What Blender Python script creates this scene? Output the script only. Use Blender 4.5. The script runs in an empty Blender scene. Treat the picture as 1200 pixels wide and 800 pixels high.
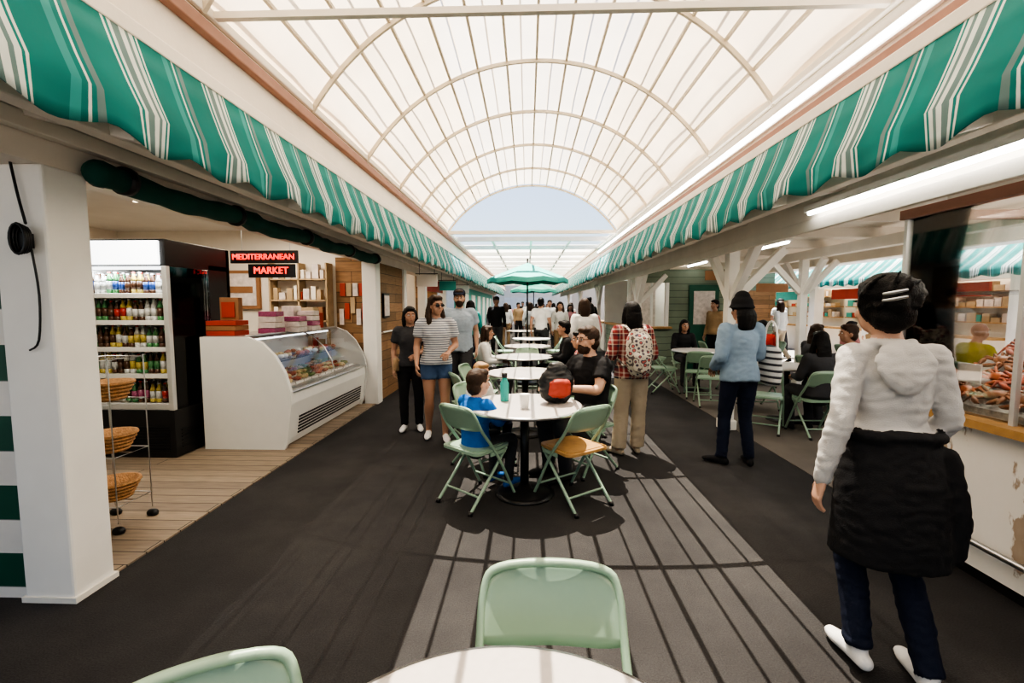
import bpy, math, random, bmesh
from mathutils import Vector as V, Matrix, noise
from mathutils.bvhtree import BVHTree
random.seed(7)
D=bpy.data
COL=bpy.context.scene.collection
pi=math.pi
# ------------------------------------------------------------------ materials
def _nt(name):
    m=D.materials.new(name); m.use_nodes=True
    nt=m.node_tree; b=nt.nodes['Principled BSDF']; return m,nt,b
def N(nt,t,**k):
    n=nt.nodes.new(t)
    for a,v in k.items(): setattr(n,a,v)
    return n
def mat(name,col,rough=.6,metal=0,var=.12,scale=6,bump=0,bscale=60,emit=0,ecol=None,alpha=1,trans=0,spec=.5,coat=0):
    m,nt,b=_nt(name); L=nt.links.new
    tc=N(nt,'ShaderNodeTexCoord'); no=N(nt,'ShaderNodeTexNoise'); no.inputs['Scale'].default_value=scale; no.inputs['Detail'].default_value=5
    L(tc.outputs['Object'],no.inputs['Vector'])
    mx=N(nt,'ShaderNodeMix',data_type='RGBA')
    mx.inputs[6].default_value=(*[max(0,c*(1-var*1.6)) for c in col],1)
    mx.inputs[7].default_value=(*[min(1,c*(1+var*1.2)) for c in col],1)
    L(no.outputs['Fac'],mx.inputs[0]); L(mx.outputs[2],b.inputs['Base Color'])
    b.inputs['Roughness'].default_value=rough; b.inputs['Metallic'].default_value=metal
    b.inputs['Specular IOR Level'].default_value=spec
    if bump:
        n2=N(nt,'ShaderNodeTexNoise'); n2.inputs['Scale'].default_value=bscale; n2.inputs['Detail'].default_value=4
        L(tc.outputs['Object'],n2.inputs['Vector'])
        bp=N(nt,'ShaderNodeBump'); bp.inputs['Strength'].default_value=bump; bp.inputs['Distance'].default_value=.01
        L(n2.outputs['Fac'],bp.inputs['Height']); L(bp.outputs['Normal'],b.inputs['Normal'])
    if emit:
        b.inputs['Emission Color'].default_value=(*(ecol or col),1); b.inputs['Emission Strength'].default_value=emit
    if trans: b.inputs['Transmission Weight'].default_value=trans
    if coat: b.inputs['Coat Weight'].default_value=coat
    return m
def fract_axis(nt,axis,period,off=0):
    L=nt.links.new
    tc=N(nt,'ShaderNodeTexCoord'); sp=N(nt,'ShaderNodeSeparateXYZ'); L(tc.outputs['Object'],sp.inputs[0])
    a=N(nt,'ShaderNodeMath',operation='MULTIPLY_ADD'); L(sp.outputs[axis],a.inputs[0]); a.inputs[1].default_value=1/period; a.inputs[2].default_value=off
    f=N(nt,'ShaderNodeMath',operation='FRACT'); L(a.outputs[0],f.inputs[0]); return f.outputs[0]
def ramp(nt,src,stops,const=True):
    r=N(nt,'ShaderNodeValToRGB'); cr=r.color_ramp; cr.interpolation='CONSTANT' if const else 'LINEAR'
    while len(cr.elements)<len(stops): cr.elements.new(.5)
    for e,(p,c) in zip(cr.elements,stops): e.position=p; e.color=(*c,1)
    nt.links.new(src,r.inputs[0]); return r.outputs[0]
def stripes(name,axis,period,stops,rough=.7,off=0,trans=0):
    m,nt,b=_nt(name)
    c=ramp(nt,fract_axis(nt,axis,period,off),stops)
    tc=N(nt,'ShaderNodeTexCoord'); no=N(nt,'ShaderNodeTexNoise'); no.inputs['Scale'].default_value=3; no.inputs['Detail'].default_value=6
    nt.links.new(tc.outputs['Object'],no.inputs['Vector'])
    mr=N(nt,'ShaderNodeMapRange'); mr.inputs[3].default_value=.7; mr.inputs[4].default_value=1.15; nt.links.new(no.outputs['Fac'],mr.inputs[0])
    mx=N(nt,'ShaderNodeMix',data_type='RGBA',blend_type='MULTIPLY'); mx.inputs[0].default_value=1
    nt.links.new(c,mx.inputs[6]); nt.links.new(mr.outputs[0],mx.inputs[7]); nt.links.new(mx.outputs[2],b.inputs['Base Color'])
    b.inputs['Roughness'].default_value=rough
    if trans:
        tr=N(nt,'ShaderNodeBsdfTranslucent'); nt.links.new(mx.outputs[2],tr.inputs['Color'])
        ms=N(nt,'ShaderNodeMixShader'); ms.inputs[0].default_value=trans
        out=nt.nodes['Material Output']
        nt.links.new(b.outputs[0],ms.inputs[1]); nt.links.new(tr.outputs[0],ms.inputs[2]); nt.links.new(ms.outputs[0],out.inputs['Surface'])
    return m
def planks(name,c1,c2,w,length,mortar=(.02,.015,.01),axes=(0,1),rough=.65):
    m,nt,b=_nt(name); L=nt.links.new
    tc=N(nt,'ShaderNodeTexCoord'); sp=N(nt,'ShaderNodeSeparateXYZ'); L(tc.outputs['Object'],sp.inputs[0])
    mp=N(nt,'ShaderNodeCombineXYZ'); L(sp.outputs[axes[0]],mp.inputs[0]); L(sp.outputs[axes[1]],mp.inputs[1])
    br=N(nt,'ShaderNodeTexBrick'); br.inputs['Scale'].default_value=1; br.inputs['Brick Width'].default_value=length; br.inputs['Row Height'].default_value=w
    br.inputs['Mortar Size'].default_value=.004; br.inputs['Color1'].default_value=(*c1,1); br.inputs['Color2'].default_value=(*c2,1); br.inputs['Mortar'].default_value=(*mortar,1)
    L(mp.outputs[0],br.inputs['Vector'])
    no=N(nt,'ShaderNodeTexNoise'); no.inputs['Scale'].default_value=5; no.inputs['Detail'].default_value=8
    m2=N(nt,'ShaderNodeMapping'); m2.inputs['Scale'].default_value=(1,8,8); L(mp.outputs[0],m2.inputs[0]); L(m2.outputs[0],no.inputs['Vector'])
    mr=N(nt,'ShaderNodeMapRange'); mr.inputs[3].default_value=.55; mr.inputs[4].default_value=1.35; L(no.outputs['Fac'],mr.inputs[0])
    mx=N(nt,'ShaderNodeMix',data_type='RGBA',blend_type='MULTIPLY'); mx.inputs[0].default_value=1
    L(br.outputs['Color'],mx.inputs[6]); L(mr.outputs[0],mx.inputs[7]); L(mx.outputs[2],b.inputs['Base Color'])
    b.inputs['Roughness'].default_value=rough
    return m
def plaid(name):
    m,nt,b=_nt(name); L=nt.links.new
    x=ramp(nt,fract_axis(nt,0,.11),[(0,(.25,.03,.03)),(.35,(.03,.03,.05)),(.55,(.55,.45,.36)),(.62,(.25,.03,.03)),(.85,(.6,.5,.42))])
    z=ramp(nt,fract_axis(nt,2,.11),[(0,(.22,.03,.03)),(.3,(.03,.03,.05)),(.5,(.6,.5,.4)),(.58,(.28,.05,.05)),(.85,(.5,.42,.36))])
    mx=N(nt,'ShaderNodeMix',data_type='RGBA'); mx.inputs[0].default_value=.5; L(x,mx.inputs[6]); L(z,mx.inputs[7]); L(mx.outputs[2],b.inputs['Base Color'])
    b.inputs['Roughness'].default_value=.9; return m
def floral(name):
    m,nt,b=_nt(name); L=nt.links.new
    tc=N(nt,'ShaderNodeTexCoord'); vo=N(nt,'ShaderNodeTexVoronoi'); vo.inputs['Scale'].default_value=22; L(tc.outputs['Object'],vo.inputs['Vector'])
    c=ramp(nt,vo.outputs['Distance'],[(0,(.5,.12,.1)),(.25,(.08,.07,.1)),(.4,(.55,.5,.42)),(.7,(.12,.1,.1))]); L(c,b.inputs['Base Color']); b.inputs['Roughness'].default_value=.8
    return m
def peel(name):
    m,nt,b=_nt(name); L=nt.links.new
    tc=N(nt,'ShaderNodeTexCoord'); mp=N(nt,'ShaderNodeMapping'); mp.inputs['Scale'].default_value=(1,2.2,.8); L(tc.outputs['Object'],mp.inputs[0])
    no=N(nt,'ShaderNodeTexNoise'); no.inputs['Scale'].default_value=2.2; no.inputs['Detail'].default_value=8; no.inputs['Roughness'].default_value=.6; L(mp.outputs[0],no.inputs['Vector'])
    c=ramp(nt,no.outputs['Fac'],[(0,(.80,.78,.75)),(.56,(.76,.73,.68)),(.58,(.36,.28,.21)),(.8,(.44,.36,.28))],False); L(c,b.inputs['Base Color']); b.inputs['Roughness'].default_value=.6; return m
def glassmat(name,fac=.12,tint=(1,1,1),rough=.03):
    m,nt,b=_nt(name); L=nt.links.new
    t=N(nt,'ShaderNodeBsdfTransparent'); t.inputs['Color'].default_value=(*tint,1)
    g=N(nt,'ShaderNodeBsdfGlossy'); g.inputs['Roughness'].default_value=rough
    fr=N(nt,'ShaderNodeFresnel'); fr.inputs['IOR'].default_value=1.35
    ad=N(nt,'ShaderNodeMath',operation='ADD'); L(fr.outputs[0],ad.inputs[0]); ad.inputs[1].default_value=fac*.2
    ms=N(nt,'ShaderNodeMixShader'); L(ad.outputs[0],ms.inputs[0]); L(t.outputs[0],ms.inputs[1]); L(g.outputs[0],ms.inputs[2])
    L(ms.outputs[0],nt.nodes['Material Output'].inputs['Surface']); return m
def panelmat(name,col,clear,diff=.3):
    m,nt,b=_nt(name); L=nt.links.new
    tc=N(nt,'ShaderNodeTexCoord'); no=N(nt,'ShaderNodeTexNoise'); no.inputs['Scale'].default_value=1.2; no.inputs['Detail'].default_value=6; L(tc.outputs['Object'],no.inputs['Vector'])
    c=ramp(nt,no.outputs['Fac'],[(0.2,tuple(x*.84 for x in col)),(.7,col)],False)
    tr=N(nt,'ShaderNodeBsdfTranslucent'); L(c,tr.inputs['Color'])
    di=N(nt,'ShaderNodeBsdfDiffuse'); L(c,di.inputs['Color'])
    m1=N(nt,'ShaderNodeMixShader'); m1.inputs[0].default_value=diff; L(tr.outputs[0],m1.inputs[1]); L(di.outputs[0],m1.inputs[2])
    tp=N(nt,'ShaderNodeBsdfTransparent'); tp.inputs['Color'].default_value=(1,.93,.83,1)
    m2=N(nt,'ShaderNodeMixShader'); m2.inputs[0].default_value=clear; L(m1.outputs[0],m2.inputs[1]); L(tp.outputs[0],m2.inputs[2])
    L(m2.outputs[0],nt.nodes['Material Output'].inputs['Surface']); return m
def asphalt():
    m,nt,b=_nt('asphalt'); L=nt.links.new
    tc=N(nt,'ShaderNodeTexCoord'); n1=N(nt,'ShaderNodeTexNoise'); n1.inputs['Scale'].default_value=.9; n1.inputs['Detail'].default_value=9; n1.inputs['Roughness'].default_value=.65
    L(tc.outputs['Object'],n1.inputs['Vector'])
    c=ramp(nt,n1.outputs['Fac'],[(.3,(.024,.023,.024)),(.5,(.036,.035,.036)),(.75,(.058,.055,.054))],False)
    n2=N(nt,'ShaderNodeTexNoise'); n2.inputs['Scale'].default_value=140; n2.inputs['Detail'].default_value=2; L(tc.outputs['Object'],n2.inputs['Vector'])
    mr=N(nt,'ShaderNodeMapRange'); mr.inputs[3].default_value=.4; mr.inputs[4].default_value=1.6; L(n2.outputs['Fac'],mr.inputs[0])
    mx=N(nt,'ShaderNodeMix',data_type='RGBA',blend_type='MULTIPLY'); mx.inputs[0].default_value=1; L(c,mx.inputs[6]); L(mr.outputs[0],mx.inputs[7]); L(mx.outputs[2],b.inputs['Base Color'])
    bp=N(nt,'ShaderNodeBump'); bp.inputs['Strength'].default_value=.5; bp.inputs['Distance'].default_value=.006; L(n2.outputs['Fac'],bp.inputs['Height']); L(bp.outputs[0],b.inputs['Normal'])
    b.inputs['Roughness'].default_value=.8; b.inputs['Specular IOR Level'].default_value=.22; return m

M={}
M['asphalt']=asphalt()
M['cream']=mat('cream_paint',(.82,.76,.67),.55,var=.1,scale=2.5,bump=.15,bscale=25)
M['frame']=mat('vault_frame_paint',(.62,.54,.42),.5,var=.15,scale=3)
M['white']=mat('white_paint',(.86,.84,.80),.5,var=.07,scale=3)
M['dirtywhite']=mat('worn_white_paint',(.79,.76,.70),.6,var=.16,scale=2)
M['peel']=peel('peeling_paint')
M['pink']=mat('faded_red_paint',(.36,.19,.14),.6)
M['green']=mat('dark_green_paint',(.01,.10,.06),.5,var=.25)
M['canvas']=mat('green_canvas',(.005,.075,.058),.75,var=.3,bump=.3,bscale=300)
M['teal']=mat('teal_paint',(.05,.38,.33),.6)
M['chairgreen']=mat('sage_green_enamel',(.27,.39,.29),.38,var=.08,coat=.2)
M['seatwood']=mat('seat_plywood',(.45,.26,.1),.5,var=.25,scale=14)
M['black']=mat('black_plastic',(.012,.012,.013),.4,var=.2)
M['blackm']=mat('black_metal',(.015,.015,.016),.35,metal=.3)
M['steel']=mat('steel',(.6,.6,.6),.28,metal=1,var=.05)
M['alu']=mat('aluminium',(.75,.75,.74),.4,metal=.6,var=.05)
M['tabletop']=mat('laminate_top',(.46,.43,.41),.38,var=.08,scale=40)
M['appl']=mat('white_enamel',(.80,.80,.77),.3,var=.03)
M['glass']=glassmat('clear_glass')
M['planks']=planks('boardwalk_planks',(.33,.26,.19),(.24,.19,.145),.14,2.4,axes=(0,1))
M['brownplank']=planks('brown_plank_wall',(.38,.21,.1),(.21,.12,.055),.16,1.1,axes=(1,2))
M['brownplankx']=planks('brown_plank_wall_x',(.38,.21,.1),(.21,.12,.055),.16,1.1,axes=(0,2))
M['siding']=stripes('green_siding',2,.16,[(0,(.22,.27,.2)),(.9,(.09,.12,.09))])
M['stripewall']=stripes('striped_boards',2,.368,[(0,(.008,.085,.05)),(.5,(.82,.78,.73)),(.985,(.3,.3,.28))],.5,off=.829)
T=(.006,.225,.205);W=(.76,.82,.79);G=(.17,.27,.27)
M['awning']=stripes('striped_canvas',1,.62,[(0,T),(.26,W),(.285,T),(.31,W),(.34,G),(.41,W),(.46,G),(.49,W),(.53,T),(.55,W),(.57,T),(.80,(.05,.35,.33)),(.86,T),(.9,W),(.92,T),(.95,G)],.8,trans=.22)
M['emitw']=mat('lamp_tube',(1,1,1),emit=14,ecol=(1,.98,.94))
M['emitwarm']=mat('warm_lamp',(1,.9,.7),emit=20,ecol=(1,.8,.55))
M['emitsoft']=mat('fridge_light',(1,1,1),emit=3.2,ecol=(.93,.97,1))
M['neon']=mat('red_led',(.7,.02,.01),emit=3.2,ecol=(1,.03,.01))
M['wicker']=mat('wicker',(.5,.27,.12),.7,var=.4,scale=40,bump=.8,bscale=90)
M['red']=mat('red_card',(.40,.05,.03),.6)
M['brown']=mat('brown_card',(.3,.15,.07),.7)
M['tan']=mat('tan_card',(.45,.33,.2),.7,var=.3)
M['whitebox']=mat('printed_carton',(.7,.62,.58),.5,var=.3,scale=14)
M['meat']=mat('cured_meat',(.4,.11,.07),.45,var=.5,scale=25)
M['cheese']=mat('cheese',(.62,.5,.28),.5,var=.25)
M['salad']=mat('salad',(.16,.22,.07),.6,var=.5,scale=30)
M['ice']=mat('crushed_ice',(.42,.42,.40),.3,var=.3,scale=30,bump=.8,bscale=60)
M['crab']=mat('cooked_crab',(.42,.12,.04),.4,var=.45,scale=20)
M['shell']=mat('brown_shell',(.26,.11,.05),.4,var=.45,scale=20)
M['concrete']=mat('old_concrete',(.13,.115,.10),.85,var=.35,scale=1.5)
M['paving']=mat('pale_bounce_paving',(.34,.31,.28),.85,var=.2,scale=1.5)  # tone kept pale so the ground bounces sun into shaded parts
M['umb']=mat('umbrella_canvas',(.08,.42,.34),.8)
# ------------------------------------------------------------------ mesh builder
def ortho(t,side=None):
    t=t.normalized()
    s=side if side is not None else V((1,0,0))
    s=s-t*s.dot(t)
    if s.length<.15:
        s=V((0,1,0)); s=s-t*s.dot(t)
        if s.length<.15: s=V((0,0,1))-t*t.z
    s.normalize(); return s,t.cross(s)
class MB:
    def __init__(s): s.v=[];s.f=[];s.m=[];s.s=[]
    def add(s,vs,fs,mi=0,sm=False):
        o=len(s.v); s.v+= [V(a) for a in vs]; s.f+=[tuple(i+o for i in f) for f in fs]; s.m+=[mi]*len(fs); s.s+=[sm]*len(fs)
    def box(s,x0,x1,y0,y1,z0,z1,mi=0,mx=None):
        vs=[V((x,y,z)) for z in(z0,z1) for y in(y0,y1) for x in(x0,x1)]
        if mx: vs=[mx@a for a in vs]
        s.add(vs,[(0,2,3,1),(4,5,7,6),(0,1,5,4),(2,6,7,3),(0,4,6,2),(1,3,7,5)],mi)
    def bar(s,p0,p1,w,h,mi=0,up=(0,0,1)):
        p0=V(p0);p1=V(p1);t=(p1-p0).normalized(); u=V(up); u=u-t*u.dot(t)
        if u.length<.01: u=V((1,0,0))-t*t.x
        u.normalize(); r=t.cross(u)
        vs=[p+r*(a*w/2)+u*(b*h/2) for p in(p0,p1) for a,b in((-1,-1),(1,-1),(1,1),(-1,1))]
        s.add(vs,[(0,3,2,1),(4,5,6,7),(0,1,5,4),(1,2,6,5),(2,3,7,6),(3,0,4,7)],mi)
    def tube(s,pts,rad,mi=0,n=12,side=None,cap=True,sub=0):
        pts=[V(p) for p in pts]; rad=[(r,r) if not isinstance(r,(tuple,list)) else tuple(r) for r in rad] if isinstance(rad,(list,tuple)) else [(rad,rad)]*len(pts)
        if sub and len(pts)>1:
            P=[];R=[]
            for i in range(len(pts)-1):
                a=pts[max(0,i-1)];b=pts[i];c=pts[i+1];d=pts[min(len(pts)-1,i+2)]
                ra,rb,rc,rd=[rad[k] for k in(max(0,i-1),i,i+1,min(len(pts)-1,i+2))]
                for k in range(sub):
                    t=k/sub
                    h=lambda a,b,c,d:.5*((2*b)+(c-a)*t+(2*a-5*b+4*c-d)*t*t+(3*b-a-3*c+d)*t**3)
                    P.append(h(a,b,c,d)); R.append(tuple(max(.001,h(ra[q],rb[q],rc[q],rd[q])) for q in(0,1)))
            P.append(pts[-1]);R.append(rad[-1]); pts,rad=P,R
        tan=[]
        for i in range(len(pts)):
            a=pts[max(0,i-1)];b=pts[min(len(pts)-1,i+1)]; tan.append((b-a).normalized() if (b-a).length>1e-6 else V((0,0,1)))
        rings=[]
        def ring(c,ra,rb,t,sd):
            q,nn=ortho(t,sd); return [c+q*(ra*math.cos(2*pi*k/n))+nn*(rb*math.sin(2*pi*k/n)) for k in range(n)],q
        sd=V(side) if side is not None else None
        if cap:
            r0=min(rad[0]); 
            for k in(.97,.75,.4): 
                q=math.sqrt(max(0,1-k*k)); rr,_=ring(pts[0]-tan[0]*r0*k,rad[0][0]*q,rad[0][1]*q,tan[0],sd); rings.append(rr)
        for p,r,t in zip(pts,rad,tan):
            rr,q=ring(p,r[0],r[1],t,sd); rings.append(rr)
            if side is None: sd=q
        if cap:
            r1=min(rad[-1])
            for k in(.4,.75,.97):
                q=math.sqrt(max(0,1-k*k)); rr,_=ring(pts[-1]+tan[-1]*r1*k,rad[-1][0]*q,rad[-1][1]*q,tan[-1],sd); rings.append(rr)
        vs=[p for r in rings for p in r]; fs=[]
        for i in range(len(rings)-1):
            for k in range(n):
                a=i*n+k;b=i*n+(k+1)%n; fs.append((a,b,b+n,a+n))
        fs.append(tuple(range(n-1,-1,-1))); fs.append(tuple((len(rings)-1)*n+k for k in range(n)))
        s.add(vs,fs,mi,True)
    def ell(s,c,r,mi=0,mx=None,n=14,m=9):
        c=V(c); vs=[];fs=[]
        for i in range(1,m):
            ph=-pi/2+pi*i/m
            for k in range(n):
                p=V((r[0]*math.cos(ph)*math.cos(2*pi*k/n),r[1]*math.cos(ph)*math.sin(2*pi*k/n),r[2]*math.sin(ph)))
                vs.append(p)
        vs.append(V((0,0,-r[2])));vs.append(V((0,0,r[2])))
        for i in range(m-2):
            for k in range(n):
                a=i*n+k;b=i*n+(k+1)%n; fs.append((a,b,b+n,a+n))
        B=len(vs)-2
        for k in range(n):
            fs.append((B,(k+1)%n,k)); fs.append((B+1,(m-2)*n+k,(m-2)*n+(k+1)%n))
        if mx: vs=[mx@p for p in vs]
        s.add([p+c for p in vs],fs,mi,True)
    def lathe(s,prof,c=(0,0,0),mi=0,n=32,sm=True,a0=0):
        c=V(c); vs=[];fs=[]
        for r,z in prof:
            for k in range(n): vs.append(c+V((r*math.cos(a0+2*pi*k/n),r*math.sin(a0+2*pi*k/n),z)))
        for i in range(len(prof)-1):
            for k in range(n):
                a=i*n+k;b=i*n+(k+1)%n; fs.append((a,b,b+n,a+n))
        fs.append(tuple(range(n-1,-1,-1))); fs.append(tuple((len(prof)-1)*n+k for k in range(n)))
        s.add(vs,fs,mi,sm)
    def extr(s,poly,axis,a,b,mi=0):
        n=len(poly)
        def mk(p,q):
            return V((q,p[0],p[1])) if axis=='x' else V((p[0],q,p[1])) if axis=='y' else V((p[0],p[1],q))
        vs=[mk(p,a) for p in poly]+[mk(p,b) for p in poly]
        fs=[tuple(range(n-1,-1,-1)),tuple(range(n,2*n))]+[(i,(i+1)%n,(i+1)%n+n,i+n) for i in range(n)]
        s.add(vs,fs,mi)
    def mesh(s,name,mats):
        me=D.meshes.new(name); me.from_pydata([tuple(a) for a in s.v],[],s.f)
        for m in mats: me.materials.append(M[m] if isinstance(m,str) else m)
        me.polygons.foreach_set('material_index',s.m); me.polygons.foreach_set('use_smooth',s.s)
        me.update(); return me
    def obj(s,name,mats,bevel=0,loc=(0,0,0),rot=0,parent=None):
        o=D.objects.new(name,s.mesh(name,mats)); COL.objects.link(o); o.location=loc; o.rotation_euler=(0,0,rot)
        bm=bmesh.new(); bm.from_mesh(o.data); bmesh.ops.recalc_face_normals(bm,faces=bm.faces); bm.to_mesh(o.data); bm.free()
        if bevel:
            b=o.modifiers.new('bevel','BEVEL'); b.width=bevel; b.segments=2; b.limit_method='ANGLE'; b.angle_limit=.9
        if parent: o.parent=parent
        return o
def empty(name,loc=(0,0,0)):
    e=D.objects.new(name,None); COL.objects.link(e); e.location=loc; e.empty_display_size=.1; return e
def text(body,size,loc,rot,m,parent,name='lettering',ext=.01,align='CENTER'):
    c=D.curves.new(name,'FONT'); c.body=body; c.size=size; c.extrude=ext; c.align_x=align; c.align_y='CENTER'; c.bevel_depth=size*.012
    o=D.objects.new(name+'_tmp',c); COL.objects.link(o); bpy.context.view_layer.update()
    me=D.meshes.new_from_object(o.evaluated_get(bpy.context.evaluated_depsgraph_get())); D.objects.remove(o)
    me.materials.clear(); me.materials.append(M[m]); q=D.objects.new(name,me); COL.objects.link(q); q.location=loc; q.rotation_euler=rot
    if parent: q.parent=parent
    return q
def dirang(d): return math.atan2(-d[0],d[1])
def inst(o,name,loc,rot):
    q=D.objects.new(name,o.data); COL.objects.link(q); q.location=loc; q.rotation_euler=(0,0,rot)
    return q
def area(name,loc,e,sx=.8,sy=.8,col=(1,.88,.72),rot=(0,0,0)):
    lt=D.lights.new(name,'AREA'); lt.shape='RECTANGLE'; lt.energy=e; lt.size=sx; lt.size_y=sy; lt.color=col
    lo=D.objects.new(name,lt); COL.objects.link(lo); lo.location=loc; lo.rotation_euler=rot; return lo
# ------------------------------------------------------------------ ground
b=MB(); b.box(-60,60,-20,110,-.3,0); b.obj('floor',['asphalt'])
b=MB(); b.box(-6.5,-2.38,2.42,7.1,0,.012); b.obj('floor_boardwalk',['planks'])
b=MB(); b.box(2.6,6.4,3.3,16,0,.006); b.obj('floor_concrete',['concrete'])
b=MB(); b.box(6.4,30,-6,60,0,.006); b.obj('floor_paving',['paving'])  # outer ground lightened to bounce sunlight into the right hall
b=MB(); b.box(-30,30,-30,-5.2,0,.006); b.obj('floor_bounce_rear',['paving'])  # unseen pale ground behind camera, added to bounce light onto the left front
# ------------------------------------------------------------------ vault
XC,HW,RISE,Z0=.1,2.05,1.12,3.30
R=(HW*HW+RISE*RISE)/(2*RISE); ZC=Z0+RISE-R; PH=math.asin(HW/R); ND=14
YS=[-4.2+1.4*i for i in range(12)]
def arc(a,r): return (XC+r*math.sin(a),ZC+r*math.cos(a))
angs=[-PH+2*PH*i/ND for i in range(ND+1)]
b=MB()
for y in YS:
    K=40
    for i in range(K):
        a0=-PH+2*PH*i/K;a1=-PH+2*PH*(i+1)/K
        p=arc(a0,R);q=arc(a1,R); b.bar((p[0],y,p[1]),(q[0],y,q[1]),.030,.04,up=(XC-p[0],0,ZC-p[1]))
for a in angs:
    p=arc(a,R+.02); b.bar((p[0],YS[0],p[1]),(p[0],YS[-1],p[1]),.026,.028)
for i in range(ND):
    a=(angs[i]+angs[i+1])/2
    p=arc(a,R+.12); b.tube([(p[0],YS[0],p[1]),(p[0],YS[-1],p[1])],.009,2,6)  # extra rods over the cover, added to cast more shadow lines below
b.box(-1.98,2.18,2.9-.02,2.9+.02,Z0+.01,Z0+.05,1); b.box(-1.98,2.18,11.17,11.23,Z0-.02,Z0+.06,1)
b.obj('barrel_vault_frame',['frame','cream','white'])
b=MB()
for j in range(len(YS)-1):
    for i in range(ND):
        a0,a1=angs[i],angs[i+1]; S=4
        mi=1 if 4<=i<=9 else 0  # centre cells made clearer to shape the sun strip on the floor
        vs=[];fs=[]
        for u in range(S+1):
            for w in range(S+1):
                a=a0+(a1-a0)*u/S; y=YS[j]+1.4*w/S
                sag=.03*math.sin(pi*u/S)*math.sin(pi*w/S)*(.6+.8*random.random())
                p=arc(a,R+.045+sag); vs.append((p[0],y,p[1]))
        for u in range(S):
            for w in range(S):
                k=u*(S+1)+w; fs.append((k,k+1,k+S+2,k+S+1))
        b.add(vs,fs,mi,True)
M['panel']=panelmat('vault_fabric',(.93,.79,.61),.03,.62)
M['panelc']=panelmat('vault_fabric_sun_strip',(.93,.80,.63),.42,.45)  # raised transparency lets the shaped strip of sun through
b.obj('barrel_vault_cover',['panel','panelc'])
b=MB()
for i in range(16):
    y=12.6+i*1.8; b.box(-2.1,2.3,y-.04,y+.04,3.3,3.42)
for x in(-2.0,-1,.1,1.2,2.2): b.box(x-.03,x+.03,12.6,39.6,3.36,3.42)
b.obj('lattice_roof_frame',['white'])
b=MB(); b.box(-2.0,2.2,14.4,39.6,3.43,3.44); M['panelw']=panelmat('glazing_fabric',(.9,.9,.88),.5,.2); b.obj('lattice_roof_cover',['panelw'])
# ------------------------------------------------------------------ awnings
def awning(name,sx,xt,zt,xf,zf,zb,y0,y1,m='awning',P=.47):
    vs=[];fs=[]; n=int((y1-y0)/.04); rows=7
    for i in range(n+1):
        y=y0+(y1-y0)*i/n
        w=.012*math.sin(y*4.1)+.010*math.sin(y*9.7+1)
        for r in range(rows):
            if r<4:
                t=r/3; x=xt+(xf-xt)*t+sx*w*t*.8; z=zt+(zf-zt)*t-.02*math.sin(pi*t)
            else:
                t=(r-3)/3; lo=zb-.055*abs(math.sin(pi*y/P))+.012*math.sin(y*2.3); x=xf+sx*(w*.8+.022*t*math.sin(2*pi*y/P*1.0+.5)); z=zf+(lo-zf)*t
            vs.append((x,y,z))
    for i in range(n):
        for r in range(rows-1):
            k=i*rows+r; fs.append((k,k+1,k+rows+1,k+rows))
    b=MB(); b.add(vs,fs,0,True); 
    o=b.obj(name,[m]); so=o.modifiers.new('solid','SOLIDIFY'); so.thickness=.004
    return o
awning('striped_awning',1,-1.87,2.82,-1.73,2.42,2.31,-1.5,34)
awning('striped_awning',-1,1.96,2.82,1.81,2.42,2.31,-1.5,34)
b=MB()
b.box(-2.12,-1.96,-4.2,40,2.86,3.30,0); b.box(-1.96,-1.90,-4.2,40,3.16,3.24,1); b.box(-2.15,-1.93,-4.2,40,3.30,3.36,0); b.box(-1.965,-1.86,-4.2,40,2.82,2.90,0)
b.obj('trim_1',['cream','pink'],.008)
b=MB()
b.box(2.16,2.32,-4.2,40,2.86,3.30,0); b.box(2.08,2.16,-4.2,40,2.96,3.04,1); b.box(2.12,2.34,-4.2,40,3.30,3.36,0); b.box(1.95,2.2,-4.2,40,2.82,2.90,0)
b.obj('trim_2',['cream','pink'],.008)
b=MB(); b.tube([(2.12,0.3,3.16),(2.12,14,3.16)],.02,0); b.box(2.13,2.16,0.2,14.1,3.12,3.2,1); b.obj('glowing_fascia_strip',['emitw','white'])  # emissive tube stands in for light reflected by the white fascia beam
b=MB(); b.box(-9,-2.0,-5,40,3.36,3.46); b.obj('roof_left',['white'])
b=MB(); b.box(2.2,6.6,-5,16,3.36,3.46); b.obj('roof_right',['white'])
b=MB()
b.box(-2.62,-2.38,-4.2,34,2.24,2.42,0)
b.box(-2.36,-2.30,-4.2,34,2.36,2.44,0)
b.box(-2.60,-2.42,-4.2,34,2.42,2.88,1)
b.box(-2.58,-2.1,-4.2,34,2.84,2.88,1)
y=-1
while y<30:
    b.bar((-2.45,y,2.5),(-1.78,y,2.34),.05,.09,0); y+=1.55
b.box(-1.99,-1.9,-1.5,34,2.32,2.38,0)
b.obj('header_beam',['cream','dirtywhite'],.006)
b=MB(); b.tube([(-2.27,-1,2.47),(-2.27,14,2.47)],.014,0,8); b.tube([(-2.18,-1,2.62),(-2.18,14,2.60)],.018,0,8); b.obj('conduit_pipe',['cream'])
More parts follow.
